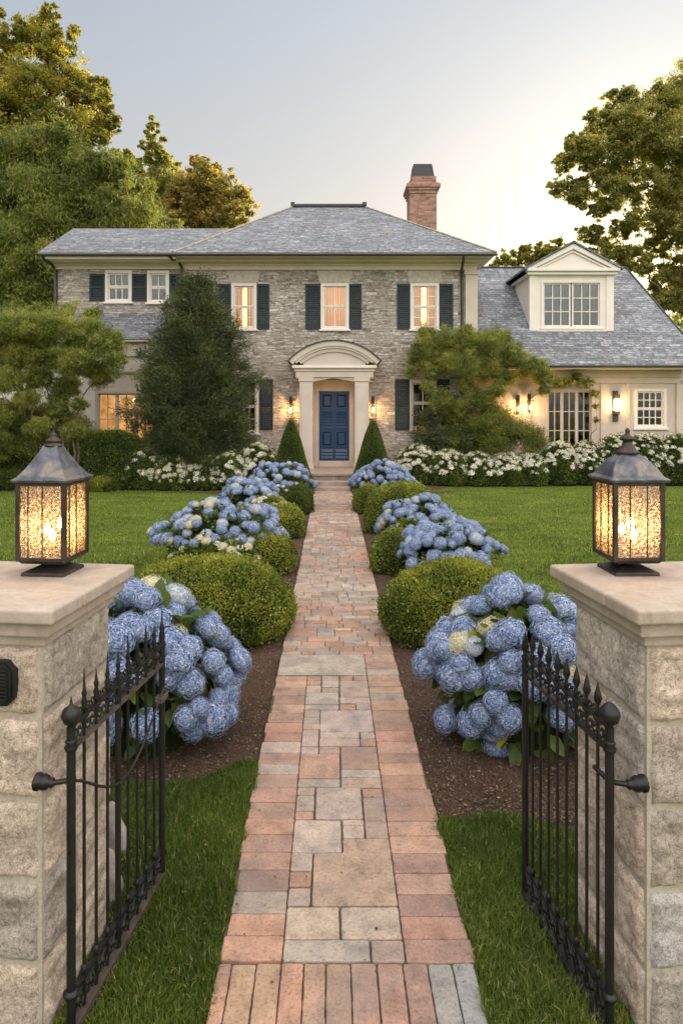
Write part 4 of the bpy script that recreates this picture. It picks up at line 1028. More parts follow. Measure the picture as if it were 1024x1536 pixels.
for s, e_ in ((-1, pe0), (1, pe1)):
    a = (e_ + s * .06, pz0 - .02); b = (pax, paz + .0)
    yk = RE + (a[1] - rez) / sl + .1
    v = [(a[0], dy - .25, a[1]), (b[0], dy - .25, b[1]), (b[0], yr, b[1]), (a[0], yk + .6, a[1])]
    m.add(v + [(x, y, z + .06) for x, y, z in v], [(0, 1, 2, 3), (4, 7, 6, 5), (0, 4, 5, 1), (1, 5, 6, 2), (2, 6, 7, 3), (3, 7, 4, 0)])
hbuild(m, 'dormer_roof', 'roof_slate', dorm)

# portico
CYF = 20.55; kx = lambda px: PX(px, CYF); kz = lambda py: PZ(py, CYF)
m = MB(); m.box(-.95, 1.15, 19.12, FY + .3, -.02, .42); m.box(-1.0, 1.2, 19.07, 19.119, .36, .42); o = hbuild(m, 'entrance_platform', 'step_stone', bevel=.008)
m = MB(); m.box(PL - .12, PR + .12, 18.62, 19.07, -.02, .24); m.box(PL - .16, PR + .16, 18.34, 18.62, -.02, .12); hbuild(m, 'entrance_step', 'step_stone', bevel=.01)
port = MB()
cA = (kx(449), kx(469)); cB = (kx(532), kx(553)); zA = .42; zB = kz(566)
ax0, ax1 = kx(441), kx(562)
for a, b in (cA, cB):
    pm = MB(); w_ = b - a; cx = (a + b) / 2
    pm.box(a, b, CYF, CYF + w_, zA + .14, zB - .12); pm.box(a - .03, b + .03, CYF - .03, CYF + w_ + .03, zA, zA + .14); pm.box(a - .03, b + .03, CYF - .03, CYF + w_ + .03, zB - .12, zB)
    pm.box(a + .05, b - .05, CYF - .012, CYF + .0, zA + .25, zB - .22)
port.box(ax0, ax1, CYF - .05, FY - .02, kz(557), kz(549)); port.box(ax0 + .05, ax1 - .05, CYF - .02, FY - .03, kz(566) + .001, kz(557) - .002)
pt = hbuild(port, 'portico', 'cream_trim', bevel=.006)
for a, b in (cA, cB):
    pm = MB(); w_ = b - a
    pm.box(a, b, CYF, CYF + w_, zA + .14, zB - .12); pm.box(a - .03, b + .03, CYF - .03, CYF + w_ + .03, zA, zA + .14); pm.box(a - .03, b + .03, CYF - .03, CYF + w_ + .03, zB - .12, zB - .001)
    pm.box(a + .06, b - .06, CYF - .014, CYF - .001, zA + .25, zB - .22); hbuild(pm, 'column', 'cream_trim', pt, bevel=.008)
    hw = MB(); hw.box(a + .05, b - .05, FY - .12, FY - .005, zA, zB - .01); hbuild(hw, 'pilaster', 'cream_trim', pt)
# arched pediment
pl_, pr_ = kx(433), kx(570); pc = (pl_ + pr_) / 2; hw_ = (pr_ - pl_) / 2; zb_ = kz(541); rise = kz(511) - zb_
Rr = (hw_ ** 2 + rise ** 2) / (2 * rise); zc_ = zb_ + rise - Rr; am = math.asin(hw_ / Rr)
def arc(Rad, amx, n=28): return [(pc + Rad * math.sin(-amx + 2 * amx * i / n), zc_ + Rad * math.cos(-amx + 2 * amx * i / n)) for i in range(n + 1)]
def band(R0, R1, y0, y1, name, mat, amx=am):
    m = MB(); o = arc(R1, amx); i_ = arc(R0, amx); n = len(o)
    for y in (y0, y1): pass
    vs = [(x, y0, z) for x, z in o] + [(x, y0, z) for x, z in i_] + [(x, y1, z) for x, z in o] + [(x, y1, z) for x, z in i_]
    fs = []
    for k in range(n - 1): fs += [(k, n + k, n + k + 1, k + 1), (2 * n + k, 2 * n + k + 1, 3 * n + k + 1, 3 * n + k), (k, k + 1, 2 * n + k + 1, 2 * n + k), (n + k, 3 * n + k, 3 * n + k + 1, n + k + 1)]
    fs += [(0, 2 * n, 3 * n, n), (n - 1, 2 * n - 1, 4 * n - 1, 3 * n - 1)]
    m.add(vs, fs); return hbuild(m, name, mat, pt)
band(Rr - .02, Rr + .015, CYF - .22, FY - .005, 'portico_roof', 'gutter_metal', am * 1.03)
band(Rr - .17, Rr - .022, CYF - .18, FY - .006, 'arch_moulding', 'cream_trim')
band(Rr - .23, Rr - .172, CYF - .12, FY - .007, 'arch_moulding', 'white_trim', am * .93)
band(Rr - .34, Rr - .232, CYF - .07, FY - .008, 'arch_moulding', 'cream_trim', am * .86)
m = MB(); ar = arc(Rr - .342, am * .80); z_b = kz(549) + .002
m.prism([(ar[0][0], z_b), *[(x, max(z, z_b + .001)) for x, z in ar][0:], (ar[-1][0], z_b)][::-1], CYF - .02, CYF + .05); hbuild(m, 'tympanum', 'cream_trim', pt)
m = MB(); m.box(ax0 - .05, ax1 + .05, CYF - .12, CYF - .051, kz(552), kz(548)); hbuild(m, 'ledge', 'white_trim', pt)
# peaked inner arch between the columns
m = MB(); a, b = cA[1] - .04, cB[0] + .04; zt2 = kz(566); pk = kz(559); m.prism([(a, zt2 - .18), (a + .12, zt2 - .11), ((a + b) / 2, zt2 - .02), (b - .12, zt2 - .11), (b, zt2 - .18), (b, zt2), (a, zt2)], CYF + .03, CYF + .12); hbuild(m, 'arch_panel', 'cream_trim', pt)
# door surround and door
dY = FY + .04; qx0, qx1 = PX(478.5, dY), PX(523.5, dY); qz0, qz1 = PZ(691, dY), PZ(587, dY)
m = MB(); h = door_hole
m.box(h[0] + .001, qx0 - .003, dY - .06, dY + .2, .42, h[3]); m.box(qx1 + .003, h[1] - .001, dY - .06, dY + .2, .42, h[3]); m.box(qx0 - .003, qx1 + .003, dY - .06, dY + .2, qz1 + .003, h[3])
m.box(qx0 - .003, qx1 + .003, dY - .10, dY + .2, .421, qz0 - .003); hbuild(m, 'door_surround', 'cream_trim', bevel=.004)
m = MB(); m.box(qx0, qx1, dY + .03, dY + .07, qz0, qz1)
W_ = qx1 - qx0; H_ = qz1 - qz0; xm = (qx0 + qx1) / 2
def fr(x0, x1, z0, z1, raised=True):
    q = .028
    m.box(x0, x1, dY - .008, dY + .03, z0, z0 + q); m.box(x0, x1, dY - .008, dY + .03, z1 - q, z1); m.box(x0, x0 + q, dY - .008, dY + .03, z0 + q, z1 - q); m.box(x1 - q, x1, dY - .008, dY + .03, z0 + q, z1 - q)
    if raised:
        a, b, c, e = x0 + .05, x1 - .05, z0 + .05, z1 - .05; g = .045
        m.add([(a, dY + .029, c), (b, dY + .029, c), (b, dY + .029, e), (a, dY + .029, e), (a + g, dY - .004, c + g), (b - g, dY - .004, c + g), (b - g, dY - .004, e - g), (a + g, dY - .004, e - g)], [(0, 1, 5, 4), (1, 2, 6, 5), (2, 3, 7, 6), (3, 0, 4, 7), (4, 5, 6, 7)])
def slats(a, b, z0, z1, n):
    for k in range(n):
        z = z0 + (z1 - z0) * (k + .5) / n; h = (z1 - z0) / n * .42
        m.add([(a, dY - .012, z - h), (b, dY - .012, z - h), (b, dY + .028, z + h), (a, dY + .028, z + h), (a, dY + .029, z - h), (b, dY + .029, z - h)], [(0, 1, 2, 3), (0, 4, 5, 1), (4, 3, 2, 5)])
for s in (0, 1):
    a = qx0 + .06 + s * (W_ / 2 - .02); b = a + W_ / 2 - .10
    fr(a, b, qz0 + .75 * H_, qz1 - .06); fr(a, b, qz0 + .20 * H_, qz0 + .43 * H_)
    fr(a, b, qz0 + .46 * H_, qz0 + .72 * H_, False); slats(a + .028, b - .028, qz0 + .46 * H_ + .03, qz0 + .72 * H_ - .03, 6)
    slats(a, b, qz0 + .03 * H_, qz0 + .17 * H_, 3)
d = hbuild(m, 'door', 'door_paint', bevel=.003)
m = MB(); m.lathe([(.02, 0), (.028, .01), (.028, .03), (.016, .04)], 12, (qx1 - .07, dY - .01, qz0 + .95)); hbuild(m, 'door_handle', 'iron_brown', d)
# wall lamps
def sconce(x, z, Y, label, s=1.0, power=14):
    m = MB(); m.box(x - .05 * s, x + .05 * s, Y - .03, Y - .003, z + .05 * s, z + .62 * s)
    m.tube([(x, Y - .03, z + .50 * s), (x, Y - .16 * s, z + .52 * s), (x, Y - .17 * s, z + .40 * s)], .012, 8)
    m.box(x - .10 * s, x + .10 * s, Y - .26 * s, Y - .07 * s, z + .385 * s, z + .41 * s); m.box(x - .09 * s, x + .09 * s, Y - .25 * s, Y - .08 * s, z - .01, z + .01)
    for sx in (-1, 1):
        for yy_ in (-.25, -.09): m.box(x + sx * .085 * s - .007, x + sx * .085 * s + .007, Y + yy_ * s, Y + yy_ * s + .014, z, z + .39 * s)
    w = hbuild(m, 'wall_lamp', 'lantern_metal'); w['label'] = label
    b = MB(); b.lathe([(.002, 0), (.028, .02), (.034, .07), (.018, .13), (.002, .17)], 12, (x, Y - .165 * s, z + .10 * s)); hbuild(b, 'bulb', 'flame_glow', w)
    li = bpy.data.lights.new('lamp_light', 'POINT'); li.energy = power; li.color = (1, .50, .18); li.shadow_soft_size = .05
    lo = bpy.data.objects.new('lamp_light', li); C.objects.link(lo); lo.parent = house; lo.location = (x, Y - .30 * s - FY, z + .19 * s)
sconce(fx(436), fz(624), FY, 'lit wall lantern to the left of the blue door')
sconce(fx(559), fz(624), FY, 'lit wall lantern to the right of the blue door')
sconce(fx(776), fz(622), FY, 'lit wall lantern glowing through the small tree', 1.0, 16); sconce(fx(793), fz(620), FY, 'second lit wall lantern behind the small tree', 1.0, 12)
x = fx(922); m = MB(); m.box(x - .075, x + .075, FY - .05, FY + .018, fz(632), fz(586)); m.box(x - .09, x + .09, FY - .16, FY - .05, fz(598), fz(592)); m.box(x - .09, x + .09, FY - .16, FY - .05, fz(621), fz(616))
w = hbuild(m, 'wall_lamp', 'iron_brown', bevel=.004); w['label'] = 'tall upright bronze wall lamp with glowing glass between the windows'
m = MB(); m.lathe([(.06, 0), (.07, .02), (.07, .33), (.06, .36)], 16, (x, FY - .115, fz(616) + .005)); hbuild(m, 'glowing_shade', 'flame_glow', w)
li = bpy.data.lights.new('lamp_light', 'POINT'); li.energy = 5; li.color = (1, .5, .16); li.shadow_soft_size = .07
lo = bpy.data.objects.new('lamp_light', li); C.objects.link(lo); lo.parent = house; lo.location = (x, -.30, fz(606))

# ------------------------------------------------------------------ foliage builders
def branch_path(a, b, n=6, wob=.08, sag=0):
    a = np.array(a, float); b = np.array(b, float); L = np.linalg.norm(b - a); t = np.linspace(0, 1, n)[:, None]
    P = a + (b - a) * t + rs.normal(size=(n, 3)) * wob * L * .3 * np.sin(PI * t); P[:, 2] += sag * L * np.sin(PI * t[:, 0]); P[0] = a; P[-1] = b
    return [tuple(p) for p in P]
def crown(blobs, leaf, dens, asp=.5, sub=1.0, droop=0.0, flat=1.0, spread=.28, bias=.55):
    """blobs (x,y,z,r[,rz]); returns leaf arrays and the clump centres"""
    Cs, A, Rn, cl = [], [], [], []
    for b in blobs:
        x, y, z, r = b[:4]; rz = b[4] if len(b) > 4 else r * .8
        ns = max(8, int(26 * sub * (.45 if r < .9 and sub > 2.2 and z > 3.5 and flat == 1.0 and dens < 9000 else 1))); d = rdir(ns); rad = (bias + (1 - bias) * rs.rand(ns) ** .6) * np.where(rs.rand(ns) < .3, rs.uniform(1.05, 1.5, ns), 1.0)
        sc = np.array([x, y, z]) + d * rad[:, None] * np.array([r, r, rz]) * (1 + .15 * rs.normal(size=(ns, 1)))
        n = int(dens * r * r / ns) + 3
        cr = rs.rand(ns)
        for k in range(ns):
            g = rs.normal(size=(n, 3)) * np.array([1, 1, .7 * flat]) * spread * r * (.6 + .8 * rs.rand()) * .8
            Cs.append(sc[k] + g); Rn.append(.5 * cr[k] + .12 + .38 * rs.rand(n)); A.append(unit(d[k] * .5 + rdir(n) + np.array([0, 0, -droop])))
            cl.append((tuple(sc[k]), (x, y, z)))
    return np.concatenate(Cs), np.concatenate(A), np.concatenate(Rn), cl
def tree(name, label, cat, base, blobs, leaf, dens, mat, trunk_r, group=None, fork=.45, stems=1, droop=0, asp=.5, twigs=.25, sub=1.0, spread=.28, bias=.55, lean=(0, 0), limbs=None):
    t = thing(name, label, cat, (base[0], base[1], 0), 0, group)
    B = [(b[0] - base[0], b[1] - base[1], *b[2:]) for b in blobs]
    c, a, rn, cl = crown(B, leaf, dens, asp, sub, droop, 1, spread, bias)
    ok = c[:, 2] > .05; c, a, rn = c[ok], a[ok], rn[ok]
    L = leaf * (.6 + .8 * rs.rand(len(c))); V, Q = leaf_quads(c, a, ortho(a), L, L * asp)
    qmesh('crown', V, Q, np.clip(rn, 0, 1), (mat,), t)
    m = MB(); zf = min(b[2] for b in B)
    cen = np.mean([b[:3] for b in B], 0)
    forks = []
    for s in range(stems):
        ang = 2 * PI * s / max(stems, 1) + .5; sp = .0 if stems == 1 else .22
        f = np.array([cen[0] * .4 + lean[0] + sp * 2.0 * math.cos(ang), cen[1] * .4 + sp * 1.2 * math.sin(ang), cen[2] * fork])
        pts = branch_path((sp * .5 * math.cos(ang), sp * .5 * math.sin(ang), -.05), f, 7, .10)
        m.tube(pts, [trunk_r * (1.25 if i == 0 else 1 - .07 * i) for i in range(7)], 9); forks.append(f)
    nodes = [(f, trunk_r * .62, 0.0) for f in forks]
    for b in sorted(B, key=lambda q: min(np.linalg.norm(f - np.array(q[:3])) for f in forks)):
        p = np.array(b[:3]); f, r0, d0 = min(nodes, key=lambda q: np.linalg.norm(q[0] - p) + .35 * q[2]); dl = np.linalg.norm(f - p)
        m.tube(branch_path(f, p, 6, .16, .03), [r0 * (1 - .07 * k) for k in range(6)], 6, False); nodes.append((p, r0 * .66, d0 + dl))
    for k, (s, b) in enumerate(cl):
        if rs.rand() < twigs: m.tube(branch_path(b, s, 4, .12), [trunk_r * .09, trunk_r * .07, trunk_r * .05, trunk_r * .02], 4, False)
    m.build('trunk', 'bark', t, uv=False)
    return t
def bl(px, py, Y, r, dy=0, rz=None):
    """blob seen at px,py at depth Y, radius r pixels"""
    Yd = Y + dy; k = Yd / F; o = [PX(px, Yd), Yd, PZ(py, Yd), r * k]
    if rz: o.append(rz * k)
    return tuple(o)

# background trees
def bls(L, Y, j=1.2):
    out = [bl(p, q, Y, r * .92, rs.uniform(-j, j)) for p, q, r in L]
    if Y > 25:
        for p, q, r in L:
            for _ in range(3):
                a = rs.rand() * 2 * PI; d = r * rs.uniform(.75, 1.15); out.append(bl(p + d * math.cos(a), q + d * .8 * math.sin(a), Y, r * rs.uniform(.22, .42), rs.uniform(-j, j)))
    return out
# big soft dark tree left
tree('willow_tree', 'broad dark green feathery tree behind the left end of the roof', 'tree', (-12.6, 29.5),
     bls([(20, 240, 62), (90, 235, 48), (60, 300, 75), (140, 285, 58), (185, 315, 45), (215, 345, 42), (130, 340, 60), (20, 350, 75), (80, 380, 70), (-40, 300, 80), (150, 390, 55), (40, 430, 65), (-30, 420, 70), (100, 440, 55), (165, 255, 28), (195, 372, 50), (-80, 360, 80), (60, 480, 60), (-40, 500, 70)], 29.5, 2.0),
     .20, 4600, 'willow_leaf', .35, 'trees behind the house', droop=.9, asp=.22, sub=1.8, spread=.24)
tree('oak_tree', 'tall golden leaved tree rising behind the top left corner', 'tree', (-19.5, 37),
     bls([(20, 60, 26), (60, 55, 34), (95, 65, 26), (10, 110, 34), (50, 130, 40), (95, 110, 30), (130, 145, 24), (35, 185, 42), (90, 180, 40), (140, 185, 30), (158, 155, 14), (150, 130, 16), (60, 230, 45), (0, 230, 48), (115, 215, 26), (-30, 150, 50), (-40, 60, 30), (15, 270, 40), (75, 20, 14), (-20, 20, 20), (-60, 250, 60), (150, 205, 14)], 37, 1.8),
     .135, 5000, 'gold_leaf', .4, 'trees behind the house', sub=3.2, spread=.155, asp=.6)
tree('oak_tree', 'small bright golden crown showing between the dark tree and the fir', 'tree', (-11, 34),
     bls([(195, 260, 24), (215, 280, 20), (180, 240, 18), (205, 300, 26), (170, 280, 24), (225, 330, 24)], 34, 1.0), .16, 3400, 'gold_leaf', .2, 'trees behind the house', sub=2.6, asp=.6, spread=.13)
def fir(px, pyt, pyb, Y, wpx):
    L = []; n = 10
    for i in range(n):
        t = i / (n - 1); py = pyt + (pyb - pyt) * t; w = wpx * (.05 + .95 * t)
        m = 1 + int(4 * t)
        for k in range(m + 1): L.append((px + w * (2 * rs.rand() - 1) * .75, py + rs.uniform(-5, 5), 8 + 14 * t))
    return L
tree('fir_tree', 'pointed green conifer behind the left roof beside the round amber tree', 'tree', (PX(235, 41), 41), bls([(228, 176, 4), (229, 188, 7), (227, 202, 10), (236, 215, 12), (222, 222, 13), (240, 232, 16), (226, 240, 16), (252, 246, 16), (238, 256, 22), (262, 262, 18), (224, 262, 18), (248, 280, 26), (272, 285, 20), (228, 285, 22), (250, 305, 28), (232, 315, 26), (270, 318, 24), (285, 300, 18)], 41, 1.5), .15, 4200, 'oak_leaf', .25, 'trees behind the house', sub=2.4, asp=.45, spread=.16, bias=.35)
tree('maple_tree', 'round amber tinted tree in front of the fir, behind the ridge', 'tree', (PX(310, 38), 38),
     bls([(300, 245, 14), (302, 262, 22), (290, 290, 32), (325, 275, 26), (345, 300, 26), (362, 290, 12), (355, 320, 24), (310, 320, 34), (270, 300, 26), (255, 325, 26), (330, 335, 26), (280, 340, 26), (367, 308, 12), (245, 355, 26)], 38, 1.3), .13, 5200, 'amber_leaf', .25, 'trees behind the house', sub=3.2, asp=.6, spread=.155)
tree('oak_tree', 'large spreading tree with sun behind it, over the right wing roof', 'tree', (PX(1130, 31), 31),
     bls([(925, 155, 20), (945, 145, 16), (900, 185, 24), (940, 190, 34), (985, 165, 34), (1020, 140, 34), (880, 215, 24), (860, 235, 18), (845, 245, 14), (910, 235, 34), (960, 230, 40), (1010, 210, 42), (1040, 260, 45), (835, 280, 14), (855, 285, 20), (885, 280, 24), (925, 285, 30), (970, 280, 32), (1005, 300, 34), (900, 315, 14), (870, 305, 10), (930, 345, 16), (960, 330, 22), (885, 350, 18), (905, 372, 20), (925, 390, 22), (950, 385, 20), (980, 372, 18), (1010, 345, 26), (1000, 420, 24), (985, 450, 22), (1012, 400, 20), (1035, 440, 40), (1060, 350, 50), (1080, 200, 60), (1060, 110, 40), (965, 405, 14)], 31, 1.0),
     .115, 6400, 'oak_leaf', .30, None, sub=3.4, asp=.6, spread=.17, twigs=.25)
tree('oak_tree', 'low backlit golden tree just behind the right wing ridge beside the dormer', 'tree', (PX(790, 36), 36),
     bls([(752, 395, 14), (772, 385, 16), (795, 378, 14), (815, 374, 12), (835, 378, 18), (790, 400, 20), (820, 400, 22), (740, 410, 14), (870, 400, 24), (850, 382, 14)], 36, .8), .16, 3000, 'gold_leaf', .14, 'trees behind the house', sub=2.6, asp=.6, spread=.13)
# far wood closing the view at both sides
def wood(x0, x1, y, n, name, label):
    L = [(rs.uniform(x0, x1), y + rs.uniform(-2, 2), rs.uniform(1.0, 6.0), rs.uniform(1.8, 2.8)) for _ in range(n)]
    c, a, rn, cl = crown(L, .3, 340, sub=1.0); Lf = .32 * (.6 + .8 * rs.rand(len(c))); V, Q = leaf_quads(c, a, ortho(a), Lf, Lf * .6)
    o = qmesh(name, V, Q, rn, ('willow_leaf',)); tag(o, label, 'wood', kind='stuff')
wood(-48, -10, 44, 70, 'far_wood', 'dark mass of trees far beyond the left side of the house'); wood(12, 55, 44, 70, 'far_wood', 'dark mass of trees far beyond the right side of the house')

# small trees and conifer in front of the house
tree('ornamental_tree', 'multi stemmed small tree with a flat olive crown at the left', 'tree', (PX(105, 18.6), 18.6),
     bls([(15, 495, 30), (50, 490, 30), (90, 488, 28), (130, 500, 30), (160, 515, 26), (175, 540, 16), (30, 530, 32), (75, 530, 34), (120, 540, 32), (150, 560, 22), (-20, 520, 34), (10, 570, 26), (60, 570, 20), (100, 580, 20), (-30, 580, 30), (40, 600, 18), (85, 610, 16), (15, 620, 20), (120, 605, 12), (140, 470, 12), (55, 468, 14), (100, 465, 12), (20, 470, 12), (60, 640, 18), (110, 645, 16), (-5, 660, 22)], 18.6, .55),
     .085, 52000, 'olive_leaf', .042, 'small trees beside the house', stems=7, fork=.5, droop=-.8, asp=.17, sub=3.4, twigs=.4, spread=.22, bias=.35)
tree('ornamental_tree', 'multi stemmed small tree with a flat olive crown right of the portico', 'tree', (PX(725, 20.55), 20.55),
     bls([(640, 520, 22), (670, 515, 26), (705, 512, 24), (740, 515, 26), (765, 530, 22), (790, 552, 20), (815, 565, 14), (650, 550, 22), (690, 545, 26), (730, 550, 24), (625, 540, 16), (755, 568, 16), (800, 548, 16), (815, 566, 13), (835, 572, 8), (615, 560, 10), (700, 580, 14), (745, 585, 14), (640, 580, 10), (725, 600, 14), (690, 610, 12), (750, 625, 14), (715, 635, 14), (640, 498, 12), (700, 495, 10), (755, 505, 12), (815, 585, 10)], 20.55, .35),
     .070, 62000, 'olive_leaf', .036, 'small trees beside the house', stems=6, fork=.5, droop=-.8, asp=.17, sub=3.4, twigs=.4, spread=.22, bias=.35)
tree('climbing_vine', 'leafy vine arching over the top of the french window', 'vine', (PX(893, 21.2), 21.2),
     bls([(850, 572, 10), (868, 568, 11), (882, 575, 9), (890, 590, 7), (893, 610, 5), (838, 575, 8), (893, 630, 5)], 21.2, .1), .06, 22000, 'olive_leaf', .02, None, stems=1, sub=1.2, asp=.4, twigs=.3)
tree('shrub', 'dense dark shrub growing between the trunks of the right small tree', 'shrub', (PX(705, 20.6), 20.6),
     bls([(640, 625, 18), (665, 640, 22), (690, 625, 20), (715, 640, 22), (740, 625, 18), (665, 660, 24), (700, 665, 26), (735, 660, 24), (680, 600, 12), (715, 598, 12), (760, 655, 20), (640, 655, 20), (725, 690, 20), (690, 690, 20)], 20.6, .15), .075, 20000, 'conifer_needle', .02, None, stems=5, fork=.3, asp=.3, droop=-.5, sub=2.4, spread=.25, bias=.3)
tree('shrub', 'dense leafy shrub growing between the trunks of the left small tree', 'shrub', (PX(70, 19.3), 19.3),
     bls([(10, 620, 26), (45, 630, 26), (80, 625, 24), (115, 635, 22), (20, 665, 28), (60, 668, 28), (100, 665, 26), (140, 655, 18), (40, 595, 16), (90, 600, 16), (-20, 640, 26)], 19.3, .2), .07, 34000, 'olive_leaf', .02, None, stems=5, fork=.3, asp=.25, droop=-.6, sub=2.4, spread=.25, bias=.3)
tree('shrub', 'wispy grey green shrub under the small tree beside the lit window', 'shrub', (PX(770, 20.3), 20.3),
     bls([(660, 600, 20), (690, 610, 22), (720, 600, 18), (720, 640, 26), (750, 635, 28), (780, 648, 20), (800, 655, 18), (735, 612, 16), (690, 650, 24), (800, 670, 20), (740, 670, 26)], 20.3, .25), .065, 26000, 'willow_leaf', .02, None, stems=5, fork=.3, asp=.25, droop=-.6, sub=2.4, spread=.32, bias=.3)
def pyramid():
    Y = 19.75; cx = PX(294, Y); k = Y / F
    t = thing('conifer_tree', 'broad dense pyramidal dark conifer in front of the stone wall', 'tree', (cx, Y, 0))
    prof = [(408, 6), (430, 22), (460, 42), (500, 60), (540, 76), (580, 88), (620, 90), (650, 88), (680, 82), (712, 70)]
    Cs = []; A = []; Rn = []
    nc = 1500
    for _ in range(nc):
        u = rs.rand() ** .62; py = 408 + (712 - 408) * u
        r = np.interp(py, [p[0] for p in prof], [p[1] for p in prof]) * k
        th = rs.rand() * 2 * PI; rr = r * (.45 + .50 * rs.rand() ** .6) * (1 + (.22 * rs.rand() if rs.rand() < .25 else 0)); z = PZ(py, Y)
        lob = .94 + .18 * math.sin(th * 5 + z * 2.2) + .14 * math.sin(th * 3 - z * 4)
        c = np.array([rr * math.cos(th) * lob - .25 * (py - 410) / 300 * 0, rr * math.sin(th) * .9 * lob, z]); out = np.array([math.cos(th), math.sin(th), .55])
        n = 110; g = rs.normal(size=(n, 3)) * np.array([.11, .11, .09]) * (.7 + .6 * rs.rand()); c[:2] *= .93; Cs.append(c + g + out * rs.rand(n)[:, None] * .14)
        A.append(unit(out * 1.1 + rdir(n) * .8)); Rn.append(.45 * rs.rand() + .1 + .4 * rs.rand(n))
    c = np.concatenate(Cs); a = np.concatenate(A); rn = np.concatenate(Rn); L = .085 * (.6 + .8 * rs.rand(len(c)))
    V, Q = leaf_quads(c, a, ortho(a), L, L * .30)
    qmesh('crown', V, Q, np.clip(rn, 0, 1), ('conifer_needle',), t)
    m = MB(); m.tube([(0, 0, -.05), (0, 0, 2), (0, 0, PZ(415, Y))], [.13, .10, .02], 8); m.build('trunk', 'bark', t, uv=False)
pyramid()
# clipped cones by the door
def cone(px, label, seed):
    Y = 18.3; k = Y / F; x = PX(px, Y); h = PZ(628, Y); r = 33 * k; n = 30000
    u = rs.rand(n) ** .55; u = 1 - (1 - u); th = rs.rand(n) * 2 * PI
    pr = lambda t: r * (np.minimum(1, (t * 1.04) ** .80) - .12 * np.clip((t - .88) / .12, 0, 1) ** 2) + .02
    z = h * (1 - u); rad = pr(u) * (1 + .03 * np.sin(th * 4 + z * 5) + .02 * rs.normal(size=n))
    P = np.stack([rad * np.cos(th), rad * np.sin(th), z], 1); N = unit(np.stack([np.cos(th), np.sin(th), np.full(n, .35)], 1))
    a = unit(N + rdir(n) * .9); L = .035 * (.6 + .8 * rs.rand(n)); V, Q = leaf_quads(P, a, ortho(a), L, L * .55)
    cv, cq = core_mesh(0, 0, 0, r * .95, r * .95, h * .97, 20, 12, lambda t: (max(.02, float(pr(np.array(1 - t)) / r)), t))
    rn = np.clip(.4 + .2 * lump(P, 5, seed) + .2 * rs.normal(size=n), 0, 1)
    V, Q, rn, mi = join([(V, Q, rn, 0), (cv, cq, np.zeros(len(cq)), 1)]); o = qmesh('topiary_cone', V, Q, rn, ('hedge_leaf', 'twig_core'), None, mi); o.location = (x, Y, 0)
    tag(o, label, 'topiary', 'clipped cones flanking the door')
cone(436.5, 'clipped green cone at the left of the blue door', 1); cone(559, 'clipped green cone at the right of the blue door', 2)

# ------------------------------------------------------------------ hydrangeas
def head_mesh(nm, seed, n=640, petal=.084, mats=('blue_petal', 'petal_core'), flat=.85):
    r2 = np.random.RandomState(seed); i = np.arange(n); ph = i * 2.399963; z = 1 - 1.75 * (i + .5) / n; rr = np.sqrt(1 - z * z)
    N = np.stack([rr * np.cos(ph), rr * np.sin(ph), z], 1); bump = 1 + .10 * lump(N, 3.4, seed) + .045 * r2.normal(size=n)
    P = N * bump[:, None]; P[:, 2] *= flat
    T = unit(np.cross(N, unit(r2.normal(size=(n, 3))))); B = np.cross(N, T)
    Vs = []; 
    for k in range(4):
        d = T * math.cos(k * PI / 2) + B * math.sin(k * PI / 2); s = np.cross(N, d); up = N * (.1 + .8 * r2.rand(n, 1))
        p = petal * (.8 + .4 * r2.rand(n, 1))
        Vs.append(np.stack([P + N * .02, P + d * p * .55 + s * p * .42 + up * p * .3, P + d * p + up * p * .35, P + d * p * .55 - s * p * .42 + up * p * .3], 1))
    V = np.concatenate([v.reshape(-1, 3) for v in Vs]); Q = np.arange(len(V)).reshape(-1, 4)
    rn = np.clip(np.tile(r2.beta(2.2, 2.9, n), 4) + (.10 * r2.normal(size=4 * n)), 0, 1)
    cv, cq = core_mesh(0, 0, -.68, .88, .88, 1.44, 14, 8, lambda t: (math.sqrt(max(0.001, 1 - (2 * t - 1) ** 2)), t))
    V, Q, rn, mi = join([(V, Q, rn, 0), (cv, cq, np.full(len(cq), .1), 1)])
    o = qmesh(nm, V, Q, rn, mats, None, mi); me = o.data; bpy.data.objects.remove(o); return me
BLUE = [head_mesh('flower_head', s) for s in range(5)]
PALEH = [head_mesh('flower_head', 20 + s, mats=('pale_petal', 'pale_core')) for s in range(2)]
CREAM = [head_mesh('flower_head', 30 + s, mats=('cream_petal', 'cream_core')) for s in range(2)]
def umbel_mesh(seed, n=60):
    r2 = np.random.RandomState(seed); ph = np.arange(n) * 2.4; rr = np.sqrt((np.arange(n) + .5) / n) * (1 + .15 * r2.normal(size=n)); P = np.stack([rr * np.cos(ph), rr * np.sin(ph), .5 * (1 - rr ** 2) + .14 * r2.normal(size=n)], 1)
    Vs = []
    for k in range(3):
        a = unit(r2.normal(size=(n, 3)) * [1, 1, .4]); b = unit(np.cross(a, [[0, 0, 1.0]]) + .3 * r2.normal(size=(n, 3))); q = .20 * (.7 + .6 * r2.rand(n, 1)); Vs.append(np.stack([P - a * q, P + b * q * .8, P + a * q, P - b * q * .8], 1))
    V = np.concatenate([v.reshape(-1, 3) for v in Vs]); Q = np.arange(len(V)).reshape(-1, 4)
    cv, cq = core_mesh(0, 0, 0, .92, .92, 1, 12, 3, lambda t: ((.05, .55, .92, .05)[int(round(t * 3))], (-.35, .05, .12, .38)[int(round(t * 3))]))
    V, Q, rn, mi = join([(V, Q, np.tile(r2.rand(n), 3), 0), (cv, cq, np.full(len(cq), .1), 0)])
    o = qmesh('flower_head', V, Q, rn, ('white_petal',)); me = o.data; bpy.data.objects.remove(o); return me
WHITE = [umbel_mesh(40 + s) for s in range(4)]
